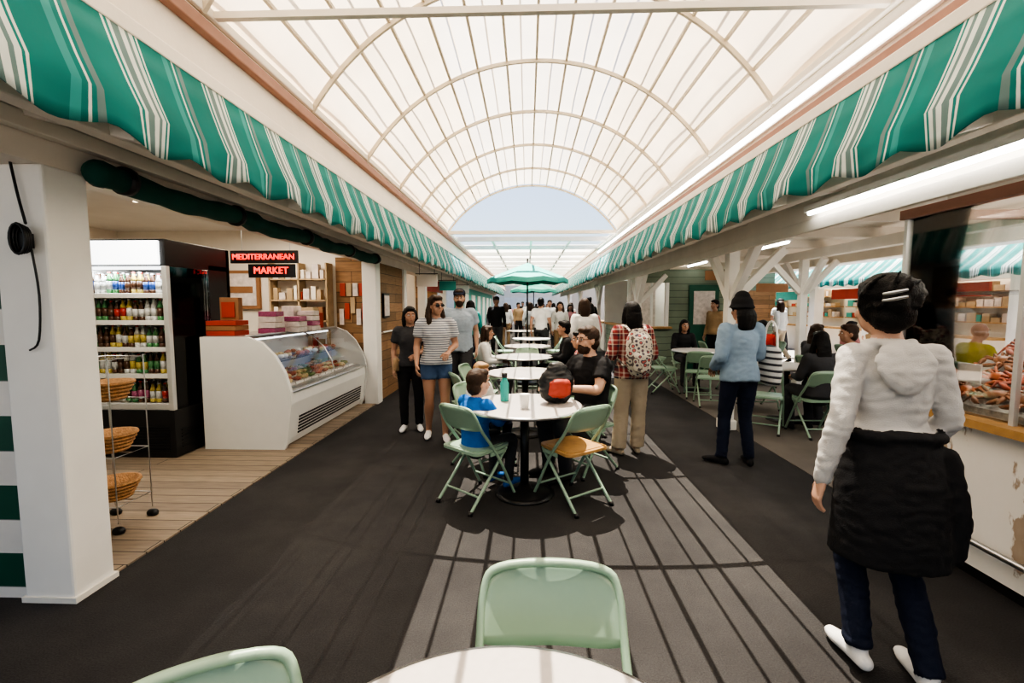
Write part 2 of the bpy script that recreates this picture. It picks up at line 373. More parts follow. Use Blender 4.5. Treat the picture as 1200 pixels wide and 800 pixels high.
# ------------------------------------------------------------------ left stall
b=MB(); b.box(-2.63,-2.36,2.19,2.42,0,2.24); b.obj('white_post',['white'],.012)
b=MB(); b.box(-6,-2.63,2.22,2.34,0,2.6); b.obj('wall_front_left',['stripewall'])
b=MB(); b.box(-2.64,-2.345,2.18,2.43,0,.03); b.obj('baseboard_left',['dirtywhite'])
b=MB(); b.box(-7,-2.4,2.34,7.2,2.72,2.76); b.obj('ceiling_left',['white'])
b=MB(); b.box(-6.6,-6.5,2.3,7.2,0,2.72); b.obj('wall_left',['cream'])
b=MB(); b.box(-6.5,-2.5,7.1,7.2,0,2.72); b.box(-3.0,-2.5,7.085,7.1,.0,2.3,1); b.obj('wall_back',['cream','brownplankx'])
b=MB(); b.box(-2.56,-2.34,7.0,7.22,0,2.24); b.obj('white_post',['white'],.01)
b=MB()
pts=[];rr=[]
for i in range(44):
    y=2.44+4.55*i/43; pts.append((-2.31+.006*math.sin(y*9),y,2.26-.025*math.sin((y-2.44)*pi/1.15)**2)); rr.append(.066+.006*math.sin(y*17)+(.010 if i%13==0 else 0))
b.tube(pts,rr,0,16)
for y in(2.6,3.6,4.75,5.9,6.9): b.tube([(-2.31,y-.02,2.26),(-2.31,y+.02,2.26)],.08,1,16,cap=False)
b.tube([(-2.32,2.44,2.26),(-2.32,2.47,2.26)],[.072,.072],1,16,cap=False)
b.obj('rolled_canvas_blind',['canvas','black'])
b=MB()
b.tube([(-2.50,2.17,2.3),(-2.47,2.17,2.1),(-2.44,2.17,1.95)],.006,0,8,sub=4)
for k in range(4):
    pts=[(-2.44+(.028+.004*k)*math.cos(t),2.165-.012*k,1.87+(.06+.004*k)*math.sin(t)) for t in [2*pi*i/16 for i in range(17)]]
    b.tube(pts,.007,0,6)
b.tube([(-2.42,2.17,1.82),(-2.40,2.17,1.6),(-2.42,2.17,1.38),(-2.47,2.17,1.33)],.005,0,8,sub=4)
b.box(-2.46,-2.42,2.15,2.185,1.83,1.9,0)
b.obj('hanging_cable',['black'])
b=MB()
BX,BY=-2.90,3.02
for z in(.20,.54,.90):
    b.lathe([(.03,0),(.09,0),(.14,.12),(.15,.13),(.135,.13),(.09,.02),(.02,.02)],(BX,BY,z),0,24)
    for k in range(5): b.tube([(BX+(.095+.0125*k)*math.cos(t),BY+(.095+.0125*k)*math.sin(t),z+.015+k*.026) for t in [2*pi*i/20 for i in range(21)]],.009,0,6)
for x,y in((-1,-1),(1,-1),(-1,1),(1,1)):
    x=BX+x*.14;y=BY+y*.14
    b.tube([(x,y,.08),(x,y,1.2)],.004,1,8); b.tube([(x-.012,y,.03),(x+.012,y,.03)],.028,2,12)
for z in(.19,.53,.89,1.19):
    q=[(BX-.14,BY-.14,z),(BX+.14,BY-.14,z),(BX+.14,BY+.14,z),(BX-.14,BY+.14,z),(BX-.14,BY-.14,z)]
    b.tube(q,.004,1,6); b.tube([(BX-.14,BY,z),(BX+.14,BY,z)],.004,1,6)
b.obj('wicker_basket_rack',['wicker','steel','black'])
# ------------------------------------------------------------------ fridge
FX0,FX1,FY0,FY1,FH=-4.55,-3.54,4.38,5.34,2.2
b=MB()
b.box(FX0,FX1,FY0,FY1,.02,.5,0)
b.box(FX0,FX0+.05,FY0,FY1,.5,FH,0)
b.box(FX0,FX1,FY1-.06,FY1,.5,FH,0)
b.box(FX0,FX1,FY0,FY1,FH-.26,FH,0)
b.box(FX1-.05,FX1,FY1-.36,FY1,.5,FH-.2,0)
b.box(FX0-.01,FX1-.05,FY0-.03,FY0,FH-.25,FH-.02,1)
b.box(FX1-.05,FX1,FY0,FY0+.05,.5,FH-.26,2); b.box(FX1-.015,FX1,FY0+.05,FY1-.36,.5,FH-.26,3)
for k in range(9): b.box(FX0+.05,FX1-.05,FY0-.012,FY0,.08+k*.03,.095+k*.03,4)
for k in range(6): b.box(FX1,FX1+.01,FY0+.08,FY0+.6,.1+k*.035,.115+k*.035,4)
b.box(FX0+.05,FX1-.05,FY0+.02,FY0+.05,.5,.56,2)
SZ=[.56,.86,1.13,1.40,1.67]
for z in SZ: b.box(FX0+.05,FX1-.05,FY0+.06,FY1-.06,z-.025,z-.008,2); b.box(FX0+.05,FX1-.05,FY0+.05,FY0+.062,z-.045,z+.004,5)
b.box(FX0+.06,FX1-.06,FY0+.06,FY0+.1,FH-.29,FH-.262,6)
b.box(FX0+.05,FX0+.06,FY0+.1,FY1-.06,.5,FH-.26,5)
b.box(FX0+.05,FX1-.05,FY1-.075,FY1-.06,.5,FH-.26,5)
b.obj('drinks_fridge',['black','emitsoft','alu','glass','blackm','appl','emitsoft'],.006)
area('fridge_lamp',(-4.05,4.5,1.9),12,.9,.1,(.95,.98,1),(math.radians(25),0,0))
bc=[(.45,.04,.03),(.6,.61,.6),(.04,.1,.35),(.08,.25,.1),(.5,.25,.05),(.10,.05,.03),(.5,.4,.1),(.38,.1,.2)]
for i,c in enumerate(bc): M['bt%d'%i]=mat('drink_label_%d'%i,c,.25,var=.35,scale=70)
b=MB()
rowmats=[[2,1,2,5],[1,5,0,1],[1,5,1,6],[3,1,5,6],[1,0,5,7]]
for si,z in enumerate(SZ[::-1]):
    x=FX0+.12; ci=0
    while x<FX1-.09:
        y=FY0+.13; ci+=1
        for r in range(6):
            if r>1 and x<FX1-.18: break
            mi=rowmats[si][int((x-FX0)*6.1)%4]; h=.20+.02*((si+int(x*7))%2)
            bodym=[5,1,3,5,6][(ci//2+si)%5]
            b.lathe([(.024,0),(.027,.01),(.027,h*.2)],(x,y,z),bodym,10)
            b.lathe([(.0275,h*.2),(.0275,h*.58)],(x,y,z),mi,10)
            b.lathe([(.027,h*.58),(.024,h*.68),(.011,h*.84),(.011,h*.93)],(x,y,z),bodym,10)
            b.lathe([(.013,h*.93),(.013,h)],(x,y,z),[0,1,5,1][ci%4],8)
            y+=.095
        x+=.064
b.obj('drink_bottles',['bt%d'%i for i in range(8)])
# ------------------------------------------------------------------ deli case
prof=[(-3.46,.0),(-2.60,.0),(-2.56,.08),(-2.50,.50),(-2.505,.64),(-2.56,.84),(-2.66,1.02),(-2.80,1.16),(-2.95,1.22),(-3.46,1.22)]
b=MB()
b.extr(prof,'y',4.68,4.73,0); b.extr(prof,'y',6.95,6.98,0)
b.box(-3.46,-2.62,4.73,6.95,0.03,.56,0)
b.extr([(-2.62,.1),(-2.575,.1),(-2.52,.5),(-2.53,.62),(-2.62,.62)],'y',4.73,6.95,0)
b.box(-3.46,-2.98,4.73,6.95,1.19,1.225,1)
b.box(-3.46,-3.40,4.73,6.95,.56,1.2,0)
for k in range(6):
    for j in range(38):
        yy=4.92+j*.05; zz=.13+k*.036; xx=-2.571+(zz-.1)*.1375
        b.box(xx-.004,xx+.005,yy,yy+.036,zz,zz+.018,2)
b.box(-3.4,-2.6,4.73,6.95,.62,.64,1); b.box(-3.4,-2.85,4.73,6.95,.90,.912,3)
b.tube([(-2.97,4.7,1.225),(-2.97,6.96,1.225)],.014,1,10); b.tube([(-2.515,4.73,.625),(-2.515,6.95,.625)],.012,1,10)
b.box(-3.1,-3.05,4.8,6.9,1.16,1.185,4)
gp=[(-2.515,.63),(-2.565,.84),(-2.665,1.02),(-2.80,1.155),(-2.95,1.215)]
for i in range(4):
    p,q=gp[i],gp[i+1]; b.add([(p[0],4.73,p[1]),(p[0],6.95,p[1]),(q[0],6.95,q[1]),(q[0],4.73,q[1])],[(0,1,2,3)],3,True)
b.tube([(-2.515,5.85,.63),(-2.565,5.85,.84),(-2.665,5.85,1.02),(-2.80,5.85,1.155),(-2.95,5.85,1.215)],.008,1,6)
b.obj('deli_display_case',['appl','steel','blackm','glass','emitsoft'])
b=MB()
for r in range(3):
    for k in range(11):
        x=-3.22+r*.22; y=4.86+k*.195; mi=[0,1,2,0,3,1][(k+r*2)%6]
        b.box(x-.09,x+.09,y-.085,y+.085,.64,.665,4)
        for q in range(9): b.ell((x+random.uniform(-.06,.06),y+random.uniform(-.06,.06),.68+random.uniform(0,.02)),(.032,.028,.022),mi,n=8,m=6)
for k in range(11):
    y=4.86+k*.195
    for q in range(5): b.ell((-3.1+random.uniform(-.12,.16),y+random.uniform(-.07,.07),.938),(.04,.035,.027),[1,0,3,4][k%4],n=8,m=6)
b.obj('deli_food_trays',['meat','cheese','salad','crab','appl'])
b=MB()
def bx(x,y,z,w,d,h,mi,r=0):
    b.box(-w/2,w/2,-d/2,d/2,0,h,mi,Matrix.Translation((x,y,z))@Matrix.Rotation(r,4,'Z'))
for r in range(3): bx(-3.33,4.95+.0*r,1.225+r*.055,.32,.26,.05,[0,1,0][r],.04*r)
bx(-3.30,4.98,1.39,.2,.09,.25,1,.1); bx(-3.3,4.925,1.42,.14,.012,.17,0,.1)
for c in range(3):
    for r in range(4-c%2): bx(-3.06+c*.13-.1*(c>1),5.35+c*.3,1.225+r*.066,.2,.24,.06,2 if (r+c)%3 else 3,.05*r)
bx(-3.1,5.9,1.225,.16,.2,.32,2); bx(-3.06,6.3,1.225,.2,.16,.3,5)
bx(-3.15,6.6,1.225,.22,.18,.22,0)
b.obj('stacked_cartons',['red','brown','whitebox','bt7','cheese','tan'],.003)
b=MB()
for z in(.5,.9,1.3,1.62,1.94): b.box(-3.95,-3.05,6.86,7.08,z,z+.02,0)
for x in(-3.95,-3.5,-3.07): b.box(x,x+.025,6.86,7.08,0,2.2,0)
for z in(.525,.925,1.325,1.645,1.965):
    x=-3.9
    while x<-3.14:
        w=random.uniform(.04,.11); h=random.uniform(.08,.22); b.box(x,x+w*.9,6.9,7.0,z,z+h,random.choice([1,2,2,3,4,4,5,5])); x+=w+random.uniform(.005,.03)
b.obj('grocery_shelf',['tan','red','whitebox','brown','tan','cream'])
b=MB(); b.box(-4.9,-4.2,7.04,7.09,1.5,2.1,0); b.box(-4.85,-4.25,7.03,7.045,1.55,2.05,1); b.box(-4.8,-4.3,7.02,7.035,1.75,1.85,2); b.obj('framed_poster',['brown','whitebox','brown'])
b=MB()
for k in range(5): b.box(-2.95+k*.09,-2.88+k*.09,7.06,7.085,1.25+.09*(k%3),1.5+.09*(k%3),k%3)
for k in range(4): b.box(-2.93+k*.1,-2.85+k*.1,7.06,7.085,1.7,1.9,(k+1)%3)
b.obj('wall_postcards',['whitebox','red','tan'])
e=empty('led_sign',(-3.22,5.55,2.06))
b=MB(); b.box(-.44,.40,.0,.03,.01,.165,0); b.box(-.22,.36,.0,.03,-.165,.0,0); b.tube([(-.3,.02,.15),(-.3,.02,.66)],.004,1,6); b.tube([(.3,.02,.15),(.3,.02,.66)],.004,1,6); b.obj('backing',['black','steel'],parent=e)
text('MEDITERRANEAN',.098,(-.02,-.012,.085),(pi/2,0,0),'neon',e,ext=.004); text('MARKET',.115,(.07,-.012,-.082),(pi/2,0,0),'neon',e,ext=.004)
b=MB()
for x,y in((-3.2,3.2),(-3.0,4.2),(-4.2,3.6),(-3.4,5.2),(-4.3,5.0),(-3.6,6.4),(-2.9,6.3)):
    b.lathe([(.0,2.70),(.07,2.70),(.085,2.72)],(x,y,0),1,20); b.lathe([(.0,2.694),(.055,2.696),(.055,2.70)],(x,y,0),0,20)
b.obj('ceiling_downlights',['emitwarm','steel'])
for x,y,e_ in((-3.4,3.6,34),(-3.6,5.8,46),(-4.8,5,28)): area('shop_lamp',(x,y,2.66),e_)
# ------------------------------------------------------------------ left further shops
b=MB(); b.box(-2.56,-2.40,7.22,8.7,0,2.24); b.obj('wall_left_plank',['brownplank'])
b=MB(); b.box(-2.40,-2.36,7.45,7.75,1.35,1.75,0); b.box(-2.36,-2.355,7.47,7.73,1.38,1.72,1); b.obj('framed_notice',['black','whitebox'])
b=MB(); b.tube([(-2.33,7.3,1.12),(-2.33,8.6,1.12)],.015,0,8); 
for y in(7.4,8.5): b.tube([(-2.33,y,1.12),(-2.40,y,1.10)],.01,0,6)
b.obj('hand_rail',['white'])
def shopbay(y0,y1,wallm,n,front=0.95):
    b=MB()
    b.box(-2.54,-2.36,y0-.09,y0+.09,0,2.24,0)
    if front: b.box(-2.6,-2.42,y0+.09,y1-.09,0,front,1); b.box(-2.66,-2.36,y0+.09,y1-.09,front,front+.04,2)
    b.box(-4.6,-4.5,y0,y1,0,2.75,1)
    for z in(1.1,1.45,1.8): 
        b.box(-4.5,-4.3,y0+.15,y1-.15,z,z+.03,2)
        yy=y0+.25
        while yy<y1-.3: 
            w=random.uniform(.1,.2); b.box(-4.48,-4.36,yy,yy+w*.8,z+.03,z+random.uniform(.12,.28),random.choice([3,4,5])); yy+=w
    b.box(-5,-2.62,y0-.05,y0+.05,0,2.75,1)
    if n%2: b.box(-2.42,-2.40,y0+.3,y1-.3,1.9,2.2,3)
    b.obj('market_stall',['white',wallm,'seatwood','red','whitebox','bt6'])
    area('stall_lamp',(-3.5,(y0+y1)/2,2.6),25,.6,.6,(1,.85,.65))
b2=[(8.8,10.6,'brownplankx'),(10.6,13.2,'cream'),(13.2,15.8,'brownplankx'),(31.1,34,'cream')]
for i,(a,c,w) in enumerate(b2): shopbay(a,c,w,i)
b=MB(); b.box(-2.56,-2.38,15.9,31,0,2.24); 
for k in range(6): b.box(-2.38,-2.34,17+k*2.3,18.2+k*2.3,.0,2.0,1)
b.obj('wall_left_teal',['teal','white'])
b=MB()
for y,w in((9.6,0),(12.1,1),(14.8,0)):
    b.box(-2.34,-1.9,y,y+.03,1.95,2.2,w); b.tube([(-2.36,y+.015,2.22),(-1.9,y+.015,2.22)],.01,2,6); 
    for xx in(-2.28,-1.96): b.tube([(xx,y+.015,2.19),(xx,y+.015,2.42)],.005,2,6)
b.obj('hanging_shop_signs',['white','teal','blackm'])
# ------------------------------------------------------------------ right side structures
b=MB()
b.box(2.42,2.62,-4.2,34,2.26,2.46,0); b.box(2.40,2.44,-4.2,34,2.18,2.28,0); b.box(2.44,2.6,-4.2,34,2.46,2.88,0)
b.box(2.1,2.58,-4.2,34,2.84,2.88,0)
y=-1
while y<30:
    b.bar((2.5,y,2.5),(1.86,y,2.34),.05,.09,0); y+=1.55
b.box(1.98,2.06,-1.5,34,2.32,2.38,0)
b.obj('header_beam',['cream'],.006)
def brpost(x,y,h=2.26,dirs=((0,1),(0,-1)),w=.13):
    b=MB(); b.box(x-w/2,x+w/2,y-w/2,y+w/2,0,h,0)
    for dx,dy in dirs: b.bar((x+dx*w*.4,y+dy*w*.4,h-.62),(x+dx*.62,y+dy*.62,h-.02),.09,.10,0)
    b.box(x-w*.7,x+w*.7,y-w*.7,y+w*.7,0,.12,0)
    b.obj('braced_post',['dirtywhite'],.008)
for y in(5.75,10.5): brpost(2.52,y,dirs=((0,1),(0,-1),(1,0)))
for y in(15.6,21,27): brpost(2.42,y)
for y in(4.2,9.0,13.6): brpost(5.3,y,2.42,dirs=((0,1),(0,-1),(1,0),(-1,0)))
b=MB(); b.box(2.6,6.4,-4,16,2.72,2.78,0)
for k in range(14): b.box(2.6,6.4,-2+k*1.3,-1.91+k*1.3,2.58,2.72,0)
b.box(5.22,5.38,-4,16,2.42,2.58,0); b.box(6.25,6.4,-4,16,2.4,2.72,0)
b.obj('ceiling_right',['cream'])
b=MB(); b.box(2.33,2.41,1.8,4.0,2.33,2.38,1); b.tube([(2.35,1.85,2.315),(2.35,3.95,2.315)],.016,0,10)
b.obj('fluorescent_light',['emitw','white'])
b=MB()
for x,y in((4.0,3.9),(4.0,7.8),(4.0,11),(5.8,5.9),(3.6,1.6)):
    b.box(x-.06,x+.06,y-.6,y+.6,2.54,2.58,1); b.tube([(x,y-.58,2.52),(x,y+.58,2.52)],.018,0,8)
b.obj('hall_fill_tubes',['emitw','white'])  # glowing tubes added to brighten the roofed right hall
for x,y in((4.0,4.0),(4.0,8),(4.0,12),(3.6,1.6)): area('hall_fill',(x,y,2.48),35,.3,1.2,(1,.93,.82))  # added fill lights for the dark hall under the right roof
# right seafood counter
b=MB()
b.box(2.52,3.6,-2,3.2,.08,.88,0); b.box(2.56,3.56,-2,3.16,0,.08,4)
b.box(2.44,3.66,-2,3.25,.88,.925,1)
b.tube([(2.46,-2,.25),(2.46,3.2,.25)],.018,5,8)
for y in(-1,.5,2.0,3.1): b.tube([(2.46,y,.25),(2.53,y,.25)],.01,5,6)
for y in(-.4,.9,2.42,3.17): b.box(2.52,2.545,y-.012,y+.012,.925,2.12,2)
b.box(2.50,2.56,-2,3.2,2.12,2.18,3); b.box(2.52,3.5,3.15,3.19,2.12,2.18,3)
b.box(2.528,2.534,-2,3.16,.93,2.12,6)
b.add([(2.54,3.17,.93),(3.5,3.17,.93),(3.5,3.17,2.12),(2.54,3.17,2.12)],[(0,1,2,3)],6)
b.box(2.56,3.4,-2,3.1,1.62,1.632,6); b.box(3.48,3.52,3.14,3.2,.925,2.18,2)
b.obj('seafood_counter',['peel','seatwood','alu','pink','black','steel','glass'])
area('counter_lamp',(2.95,2.0,2.1),24,.3,2.0,(1,.88,.72))
b=MB(); b.extr([(2.58,.93),(3.5,.93),(3.5,1.42),(2.58,.97)],'y',-1.5,3.1,0)
tilt=Matrix.Rotation(-math.atan(.49),3,'Y')
def crab(x,y,z,rot,s,mi):
    Rm=tilt@Matrix.Rotation(rot,3,'Z'); c=V((x,y,z))
    T_=lambda a,b_,d:c+Rm@(V((a,b_,d))*s)
    b.ell(T_(0,0,.02),(.062*s,.044*s,.022*s),mi,mx=Rm.to_4x4(),n=14,m=8)
    for sd in(-1,1):
        for l in range(4):
            y0=.022-l*.018; yy=.045-l*.038
            b.tube([T_(sd*.045,y0,.018),T_(sd*.085,y0+yy*.6,.038),T_(sd*.12,y0+yy*1.2,.006)],[.009*s,.008*s,.003*s],mi,6)
        b.tube([T_(sd*.04,.03,.02),T_(sd*.075,.055,.03),T_(sd*.055,.085,.028)],[.011*s,.010*s,.012*s],mi,6)
        b.tube([T_(sd*.055,.08,.028),T_(sd*.035,.105,.026),T_(sd*.018,.115,.024)],[.016*s,.013*s,.004*s],mi,6)
for k in range(17):
    for r in range(5):
        x=2.68+r*.17; crab(x,.35+k*.165+random.uniform(-.02,.02),.975+(x-2.58)*.49,random.uniform(-.6,.6)+pi/2,random.uniform(.9,1.15),[1,1,2,1,2,3][(k*2+r)%6])
b.obj('crab_display',['ice','crab','shell','meat','cheese'])
b=MB()
for k,y in enumerate((1.5,1.95,2.3,2.75)): b.box(2.60,2.61,y-.07,y+.07,1.10,1.21,k%2)
b.obj('price_cards',['whitebox','white'])
e=empty('menu_board',(2.62,2.30,1.72)); b=MB(); b.box(-.02,.0,-.12,.12,-.14,.14,0); b.obj('board',['green'],parent=e)
text('COOKED\nCRAB\nCLAMS',.048,(-.028,0,0),(pi/2,0,-pi/2),'white',e)
# right hall back
b=MB(); b.box(3.4,5.0,11.2,11.3,0,2.42,0); b.box(3.9,4.6,11.14,11.2,0,2.05,1); b.box(4.0,4.5,11.12,11.15,1.1,1.9,2); b.obj('wall_right_back',['siding','green','whitebox'])
b=MB(); b.box(2.6,3.4,11.1,11.2,0,1.0,0); b.box(2.6,3.4,11.1,11.2,2.1,2.6,0); b.box(2.6,2.68,11.1,11.2,1,2.1,1); b.box(3.32,3.4,11.1,11.2,1,2.1,1); b.box(2.98,3.02,11.1,11.2,1,2.1,1)
b.box(2.5,3.45,10.95,11.2,1.0,1.05,2); b.box(2.68,3.3,11.9,12,.9,2.2,3)
b.obj('window_1',['siding','white','seatwood','whitebox'])
for i,(a,c) in enumerate(((12.2,15.4),(15.8,20.7),(21.2,26.7),(27.2,34))):
    b=MB(); b.box(2.65,2.75,a,c,0,.95,0); b.box(2.6,2.85,a,c,.95,1.0,1); b.box(4.5,4.6,a,c,0,2.4,0); b.box(2.65,4.5,a-.05,a+.05,0,2.4,2)
    for z in(1.2,1.6): 
        yy=a+.2
        while yy<c-.3: b.box(4.3,4.45,yy,yy+.2,z,z+random.uniform(.1,.28),random.choice([1,3,4])); yy+=.25
    b.obj('market_stall',[['siding','cream','brownplank','siding'][i],'seatwood','white','red','whitebox'])
b=MB(); b.box(9.6,9.8,-2,30,2.1,3.6,0); b.box(9.6,9.8,-2,30,0,.85,0); b.box(10.7,10.8,-2,30,0,3.0,0); b.box(9.8,10.7,-2,30,2.9,3.0,0); b.box(9.8,10.7,-2,30,.0,.05,2)
for k in range(10):
    y=-.4+k*3.2; b.box(9.5,9.8,y-.15,y+.15,0,2.2,2); b.box(9.3,9.7,y+.2,y+2.9,.85,.9,3)
    for z in(1.15,1.5,1.85):
        b.box(10.4,10.7,y+.2,y+2.9,z,z+.03,3); yy=y+.25
        while yy<y+2.7: w=random.uniform(.12,.3); b.box(10.42,10.6,yy,yy+w*.85,z+.03,z+random.uniform(.12,.28),random.choice([4,5,6,7])); yy+=w
    b.box(9.55,9.6,y+.6,y+2.3,1.75,2.05,random.choice([4,5,7]))
b.obj('wall_far_right',['cream','blackm','white','seatwood','red','whitebox','tan','teal'])
for k in range(4): area('stall_lamp',(10.2,2+k*5,2.8),70,.6,3,(1,.9,.75))
awning('striped_awning',-1,9.5,2.75,9.0,2.3,2.15,-2,26)
b=MB(); b.box(11,20,6,32,3.2,6.5,0); b.box(11.2,19.8,6.2,31.8,0,3.2,0)
for k in range(7): b.box(10.9,11.05,8+k*3,9.4+k*3,4.2,5.6,1)
b.obj('pink_building',['dirtywhite','blackm'])
b=MB(); b.box(5.2,9.0,17,17.2,0,2.8,0); b.box(6.2,7.2,16.95,17.05,0,2.1,1); b.box(7.6,9.0,16.95,17.05,1,2.1,1); b.obj('wall_far_back',['siding','brownplankx'])
b=MB(); b.box(-14,14,60,61,0,4.2,0); b.box(-3,3,59.9,60,0,2.6,1); b.obj('wall_far_end',['cream','white'])
b=MB(); 
for x,y,z,w in((4.2,10.98,2.15,.6),(5.9,12.0,1.9,.8)): b.box(x,x+w,y,y+.03,z,z+.22,0)
b.obj('shop_signs',['brown'])
# ------------------------------------------------------------------ furniture
def chair_mesh(panel,seat):
    b=MB(); r=.0125
    pts=[(-.205,.235,.012),(-.205,.02,.40),(-.20,-.13,.60),(-.192,-.205,.735),(-.15,-.228,.785),(0,-.24,.795),(.15,-.228,.785),(.192,-.205,.735),(.20,-.13,.60),(.205,.02,.40),(.205,.235,.012)]
    b.tube(pts,r,0,10,sub=4)
    for sx in(-1,1):
        b.tube([(sx*.185,-.25,.012),(sx*.185,.14,.425)],r,0,10)
        b.tube([(sx*.205,.235,.0),(sx*.205,.228,.03)],.018,2,10,cap=False); b.tube([(sx*.185,-.255,.0),(sx*.185,-.245,.03)],.018,2,10,cap=False)
        b.box(sx*.20-.006,sx*.20+.006,-.05,.12,.40,.43,0)
    b.tube([(-.205,.17,.13),(.205,.17,.13)],.009,0,8); b.tube([(-.185,-.16,.11),(.185,-.16,.11)],.009,0,8)
    b.tube([(-.205,.0,.43),(.205,.0,.43)],.008,0,8)
    P=[]
    for cx,cy,a0 in((.13,.14,0),(-.13,.14,pi/2),(-.15,-.14,pi),(.15,-.14,3*pi/2)):
        for k in range(6):
            a=a0+k*pi/10; P.append((cx+.06*math.cos(a),cy+.06*math.sin(a)))
    b.extr(P,'z',.432,.452,1)
    Q=[(x*.86,y*.86) for x,y in P]; b.extr(Q,'z',.452,.457,1)
    nu,nv=18,7; vs=[];fs=[]
    for i in range(nu+1):
        u=-1+2*i/nu
        for j in range(nv+1):
            t=j/nv
            top=.795-.055*abs(u)**5; bot=.60+.02*abs(u)**4
            z=bot+(top-bot)*t; yb=-.118-(z-.575)*.52+(-.035*(1-u*u))+.0
            vs.append((u*(.200-.012*t),yb,z))
    for i in range(nu):
        for j in range(nv):
            k=i*(nv+1)+j; fs.append((k,k+nv+1,k+nv+2,k+1))
    n=len(vs); vs2=vs+[(x,y+.006,z) for x,y,z in vs]; fs2=fs+[tuple(q+n for q in f[::-1]) for f in fs]
    for j in range(nv): fs2.append((j,j+1,j+1+n,j+n)); k=nu*(nv+1)+j; fs2.append((k,k+n,k+1+n,k+1))
    for i in range(nu):
        k=i*(nv+1); fs2.append((k,k+n,k+nv+1+n,k+nv+1)); k+=nv; fs2.append((k,k+nv+1,k+nv+1+n,k+n))
    b.add(vs2,fs2,0,True)
    return b.obj('folding_chair',[panel,seat,'black'])
CH1=chair_mesh('chairgreen','chairgreen'); CH1.location=(.07,1.05,0); CH1.rotation_euler=(0,0,pi)
CH2=chair_mesh('chairgreen','seatwood')
def chair(x,y,d,wood=False,first=[True]):
    if wood and first[0]:
        first[0]=False; CH2.location=(x,y,0); CH2.rotation_euler=(0,0,dirang(d)); return CH2
    return inst(CH2 if wood else CH1,'folding_chair',(x,y,0),dirang(d))
chair(-.58,.66,(.5,-.87))
chair(.36,3.55,(-.6,.8),True)
chair(-.40,3.55,(.64,.77))
def table_mesh():
    b=MB()
    b.lathe([(.0,.722),(.44,.722),(.46,.728),(.465,.738),(.46,.749),(.45,.7505),(0,.7505)],mi=0,n=64)
    b.lathe([(.455,.726),(.468,.726),(.468,.748),(.455,.748)],mi=2,n=64)
    b.lathe([(.18,.70),(.18,.722)],mi=1,n=24); b.lathe([(.035,.03),(.035,.70)],mi=1,n=20)
    b.lathe([(.0,0),(.24,0),(.245,.012),(.2,.03),(.06,.05),(.04,.09)],mi=1,n=40)
    return b.obj('round_table',['tabletop','blackm','steel'])
TB=table_mesh(); TB.location=(-.03,.55,0)
for x,y in((-.02,3.66),(-.02,5.45),(-.05,7.2),(0,9.1),(.1,11.2),(-.2,14.6),(3.5,6.2),(3.1,8.3),(5.0,7.2),(4.5,9.6),(6.6,6.2),(6.9,9.0),(4.6,4.9)): inst(TB,'round_table',(x,y,0),0)
for x,y,d in((-.62,5.1,(.8,.4)),(.62,5.2,(-.8,.3)),(-.6,5.75,(1,-.2)),(.62,5.7,(-1,-.2)),(-.6,7.2,(1,0)),(.55,7.3,(-1,0)),(0,7.9,(0,-1)),(-.6,9.2,(1,0)),(.6,9.1,(-1,0)),(.65,11.2,(-1,0)),(-.55,11.1,(1,0)),
  (2.95,5.7,(.5,.8)),(3.45,5.5,(0,1)),(4.1,6.0,(-1,.2)),(3.5,6.95,(0,-1)),(2.9,7.75,(.3,1)),(2.45,8.2,(1,0)),(3.75,8.3,(-1,0)),(3.1,9.05,(0,-1)),(4.4,7.0,(1,.2)),(5.6,7.1,(-1,0)),(5.0,6.5,(0,1)),(4.5,8.9,(0,1)),(3.9,9.7,(1,0)),(5.1,9.7,(-1,0)),(6.0,6.2,(1,0)),(7.2,6.3,(-1,0)),(6.3,9.0,(1,0)),(7.5,8.8,(-1,0)),(2.75,9.9,(1,.3)),(4.05,4.9,(1,0)),(4.6,4.3,(0,1)),(2.85,7.1,(.2,1))):
    chair(x,y,d)
b=MB()
n=8; zt,ze,rr=2.76,2.28,1.15
vs=[(0,0,zt)]
for k in range(n*2):
    a=2*pi*k/(n*2); r_=rr if k%2==0 else rr*.95; vs.append((r_*math.cos(a),r_*math.sin(a),ze+(0 if k%2==0 else .05)))
for k in range(n*2):
    x,y,z=vs[1+k]; vs.append((x*1.005,y*1.005,z-.12))
fs=[(0,1+k,1+(k+1)%(2*n)) for k in range(2*n)]+[(1+k,1+2*n+k,1+2*n+(k+1)%(2*n),1+(k+1)%(2*n)) for k in range(2*n)]
b.add(vs,fs,0); b.tube([(0,0,.05),(0,0,2.86)],.022,1,12); b.lathe([(0,0),(.28,0),(.28,.06),(.05,.1)],mi=1,n=24)
for k in range(n): a=2*pi*k/n; b.tube([(0,0,2.74),(rr*.98*math.cos(a),rr*.98*math.sin(a),ze)],.008,1,6); b.tube([(0,0,2.2),(rr*.5*math.cos(a),rr*.5*math.sin(a),2.51)],.006,1,6)
U=b.obj('patio_umbrella',['umb','blackm'],loc=(0,13.0,0))
inst(U,'patio_umbrella',(.3,22,0),.3)
b=MB(); b.lathe([(.0,0),(.034,0),(.036,.01),(.036,.15),(.02,.185),(.02,.2)],mi=0,n=20); b.lathe([(.0,.2),(.024,.2),(.024,.235),(0,.24)],mi=1,n=20); b.obj('water_bottle',['teal','black'],loc=(-.19,3.78,.7505))
b=MB(); b.lathe([(.0,0),(.03,0),(.04,.11),(.042,.115),(0,.112)],mi=0,n=20); b.obj('paper_cup',['white'],loc=(-.02,3.5,.7505))
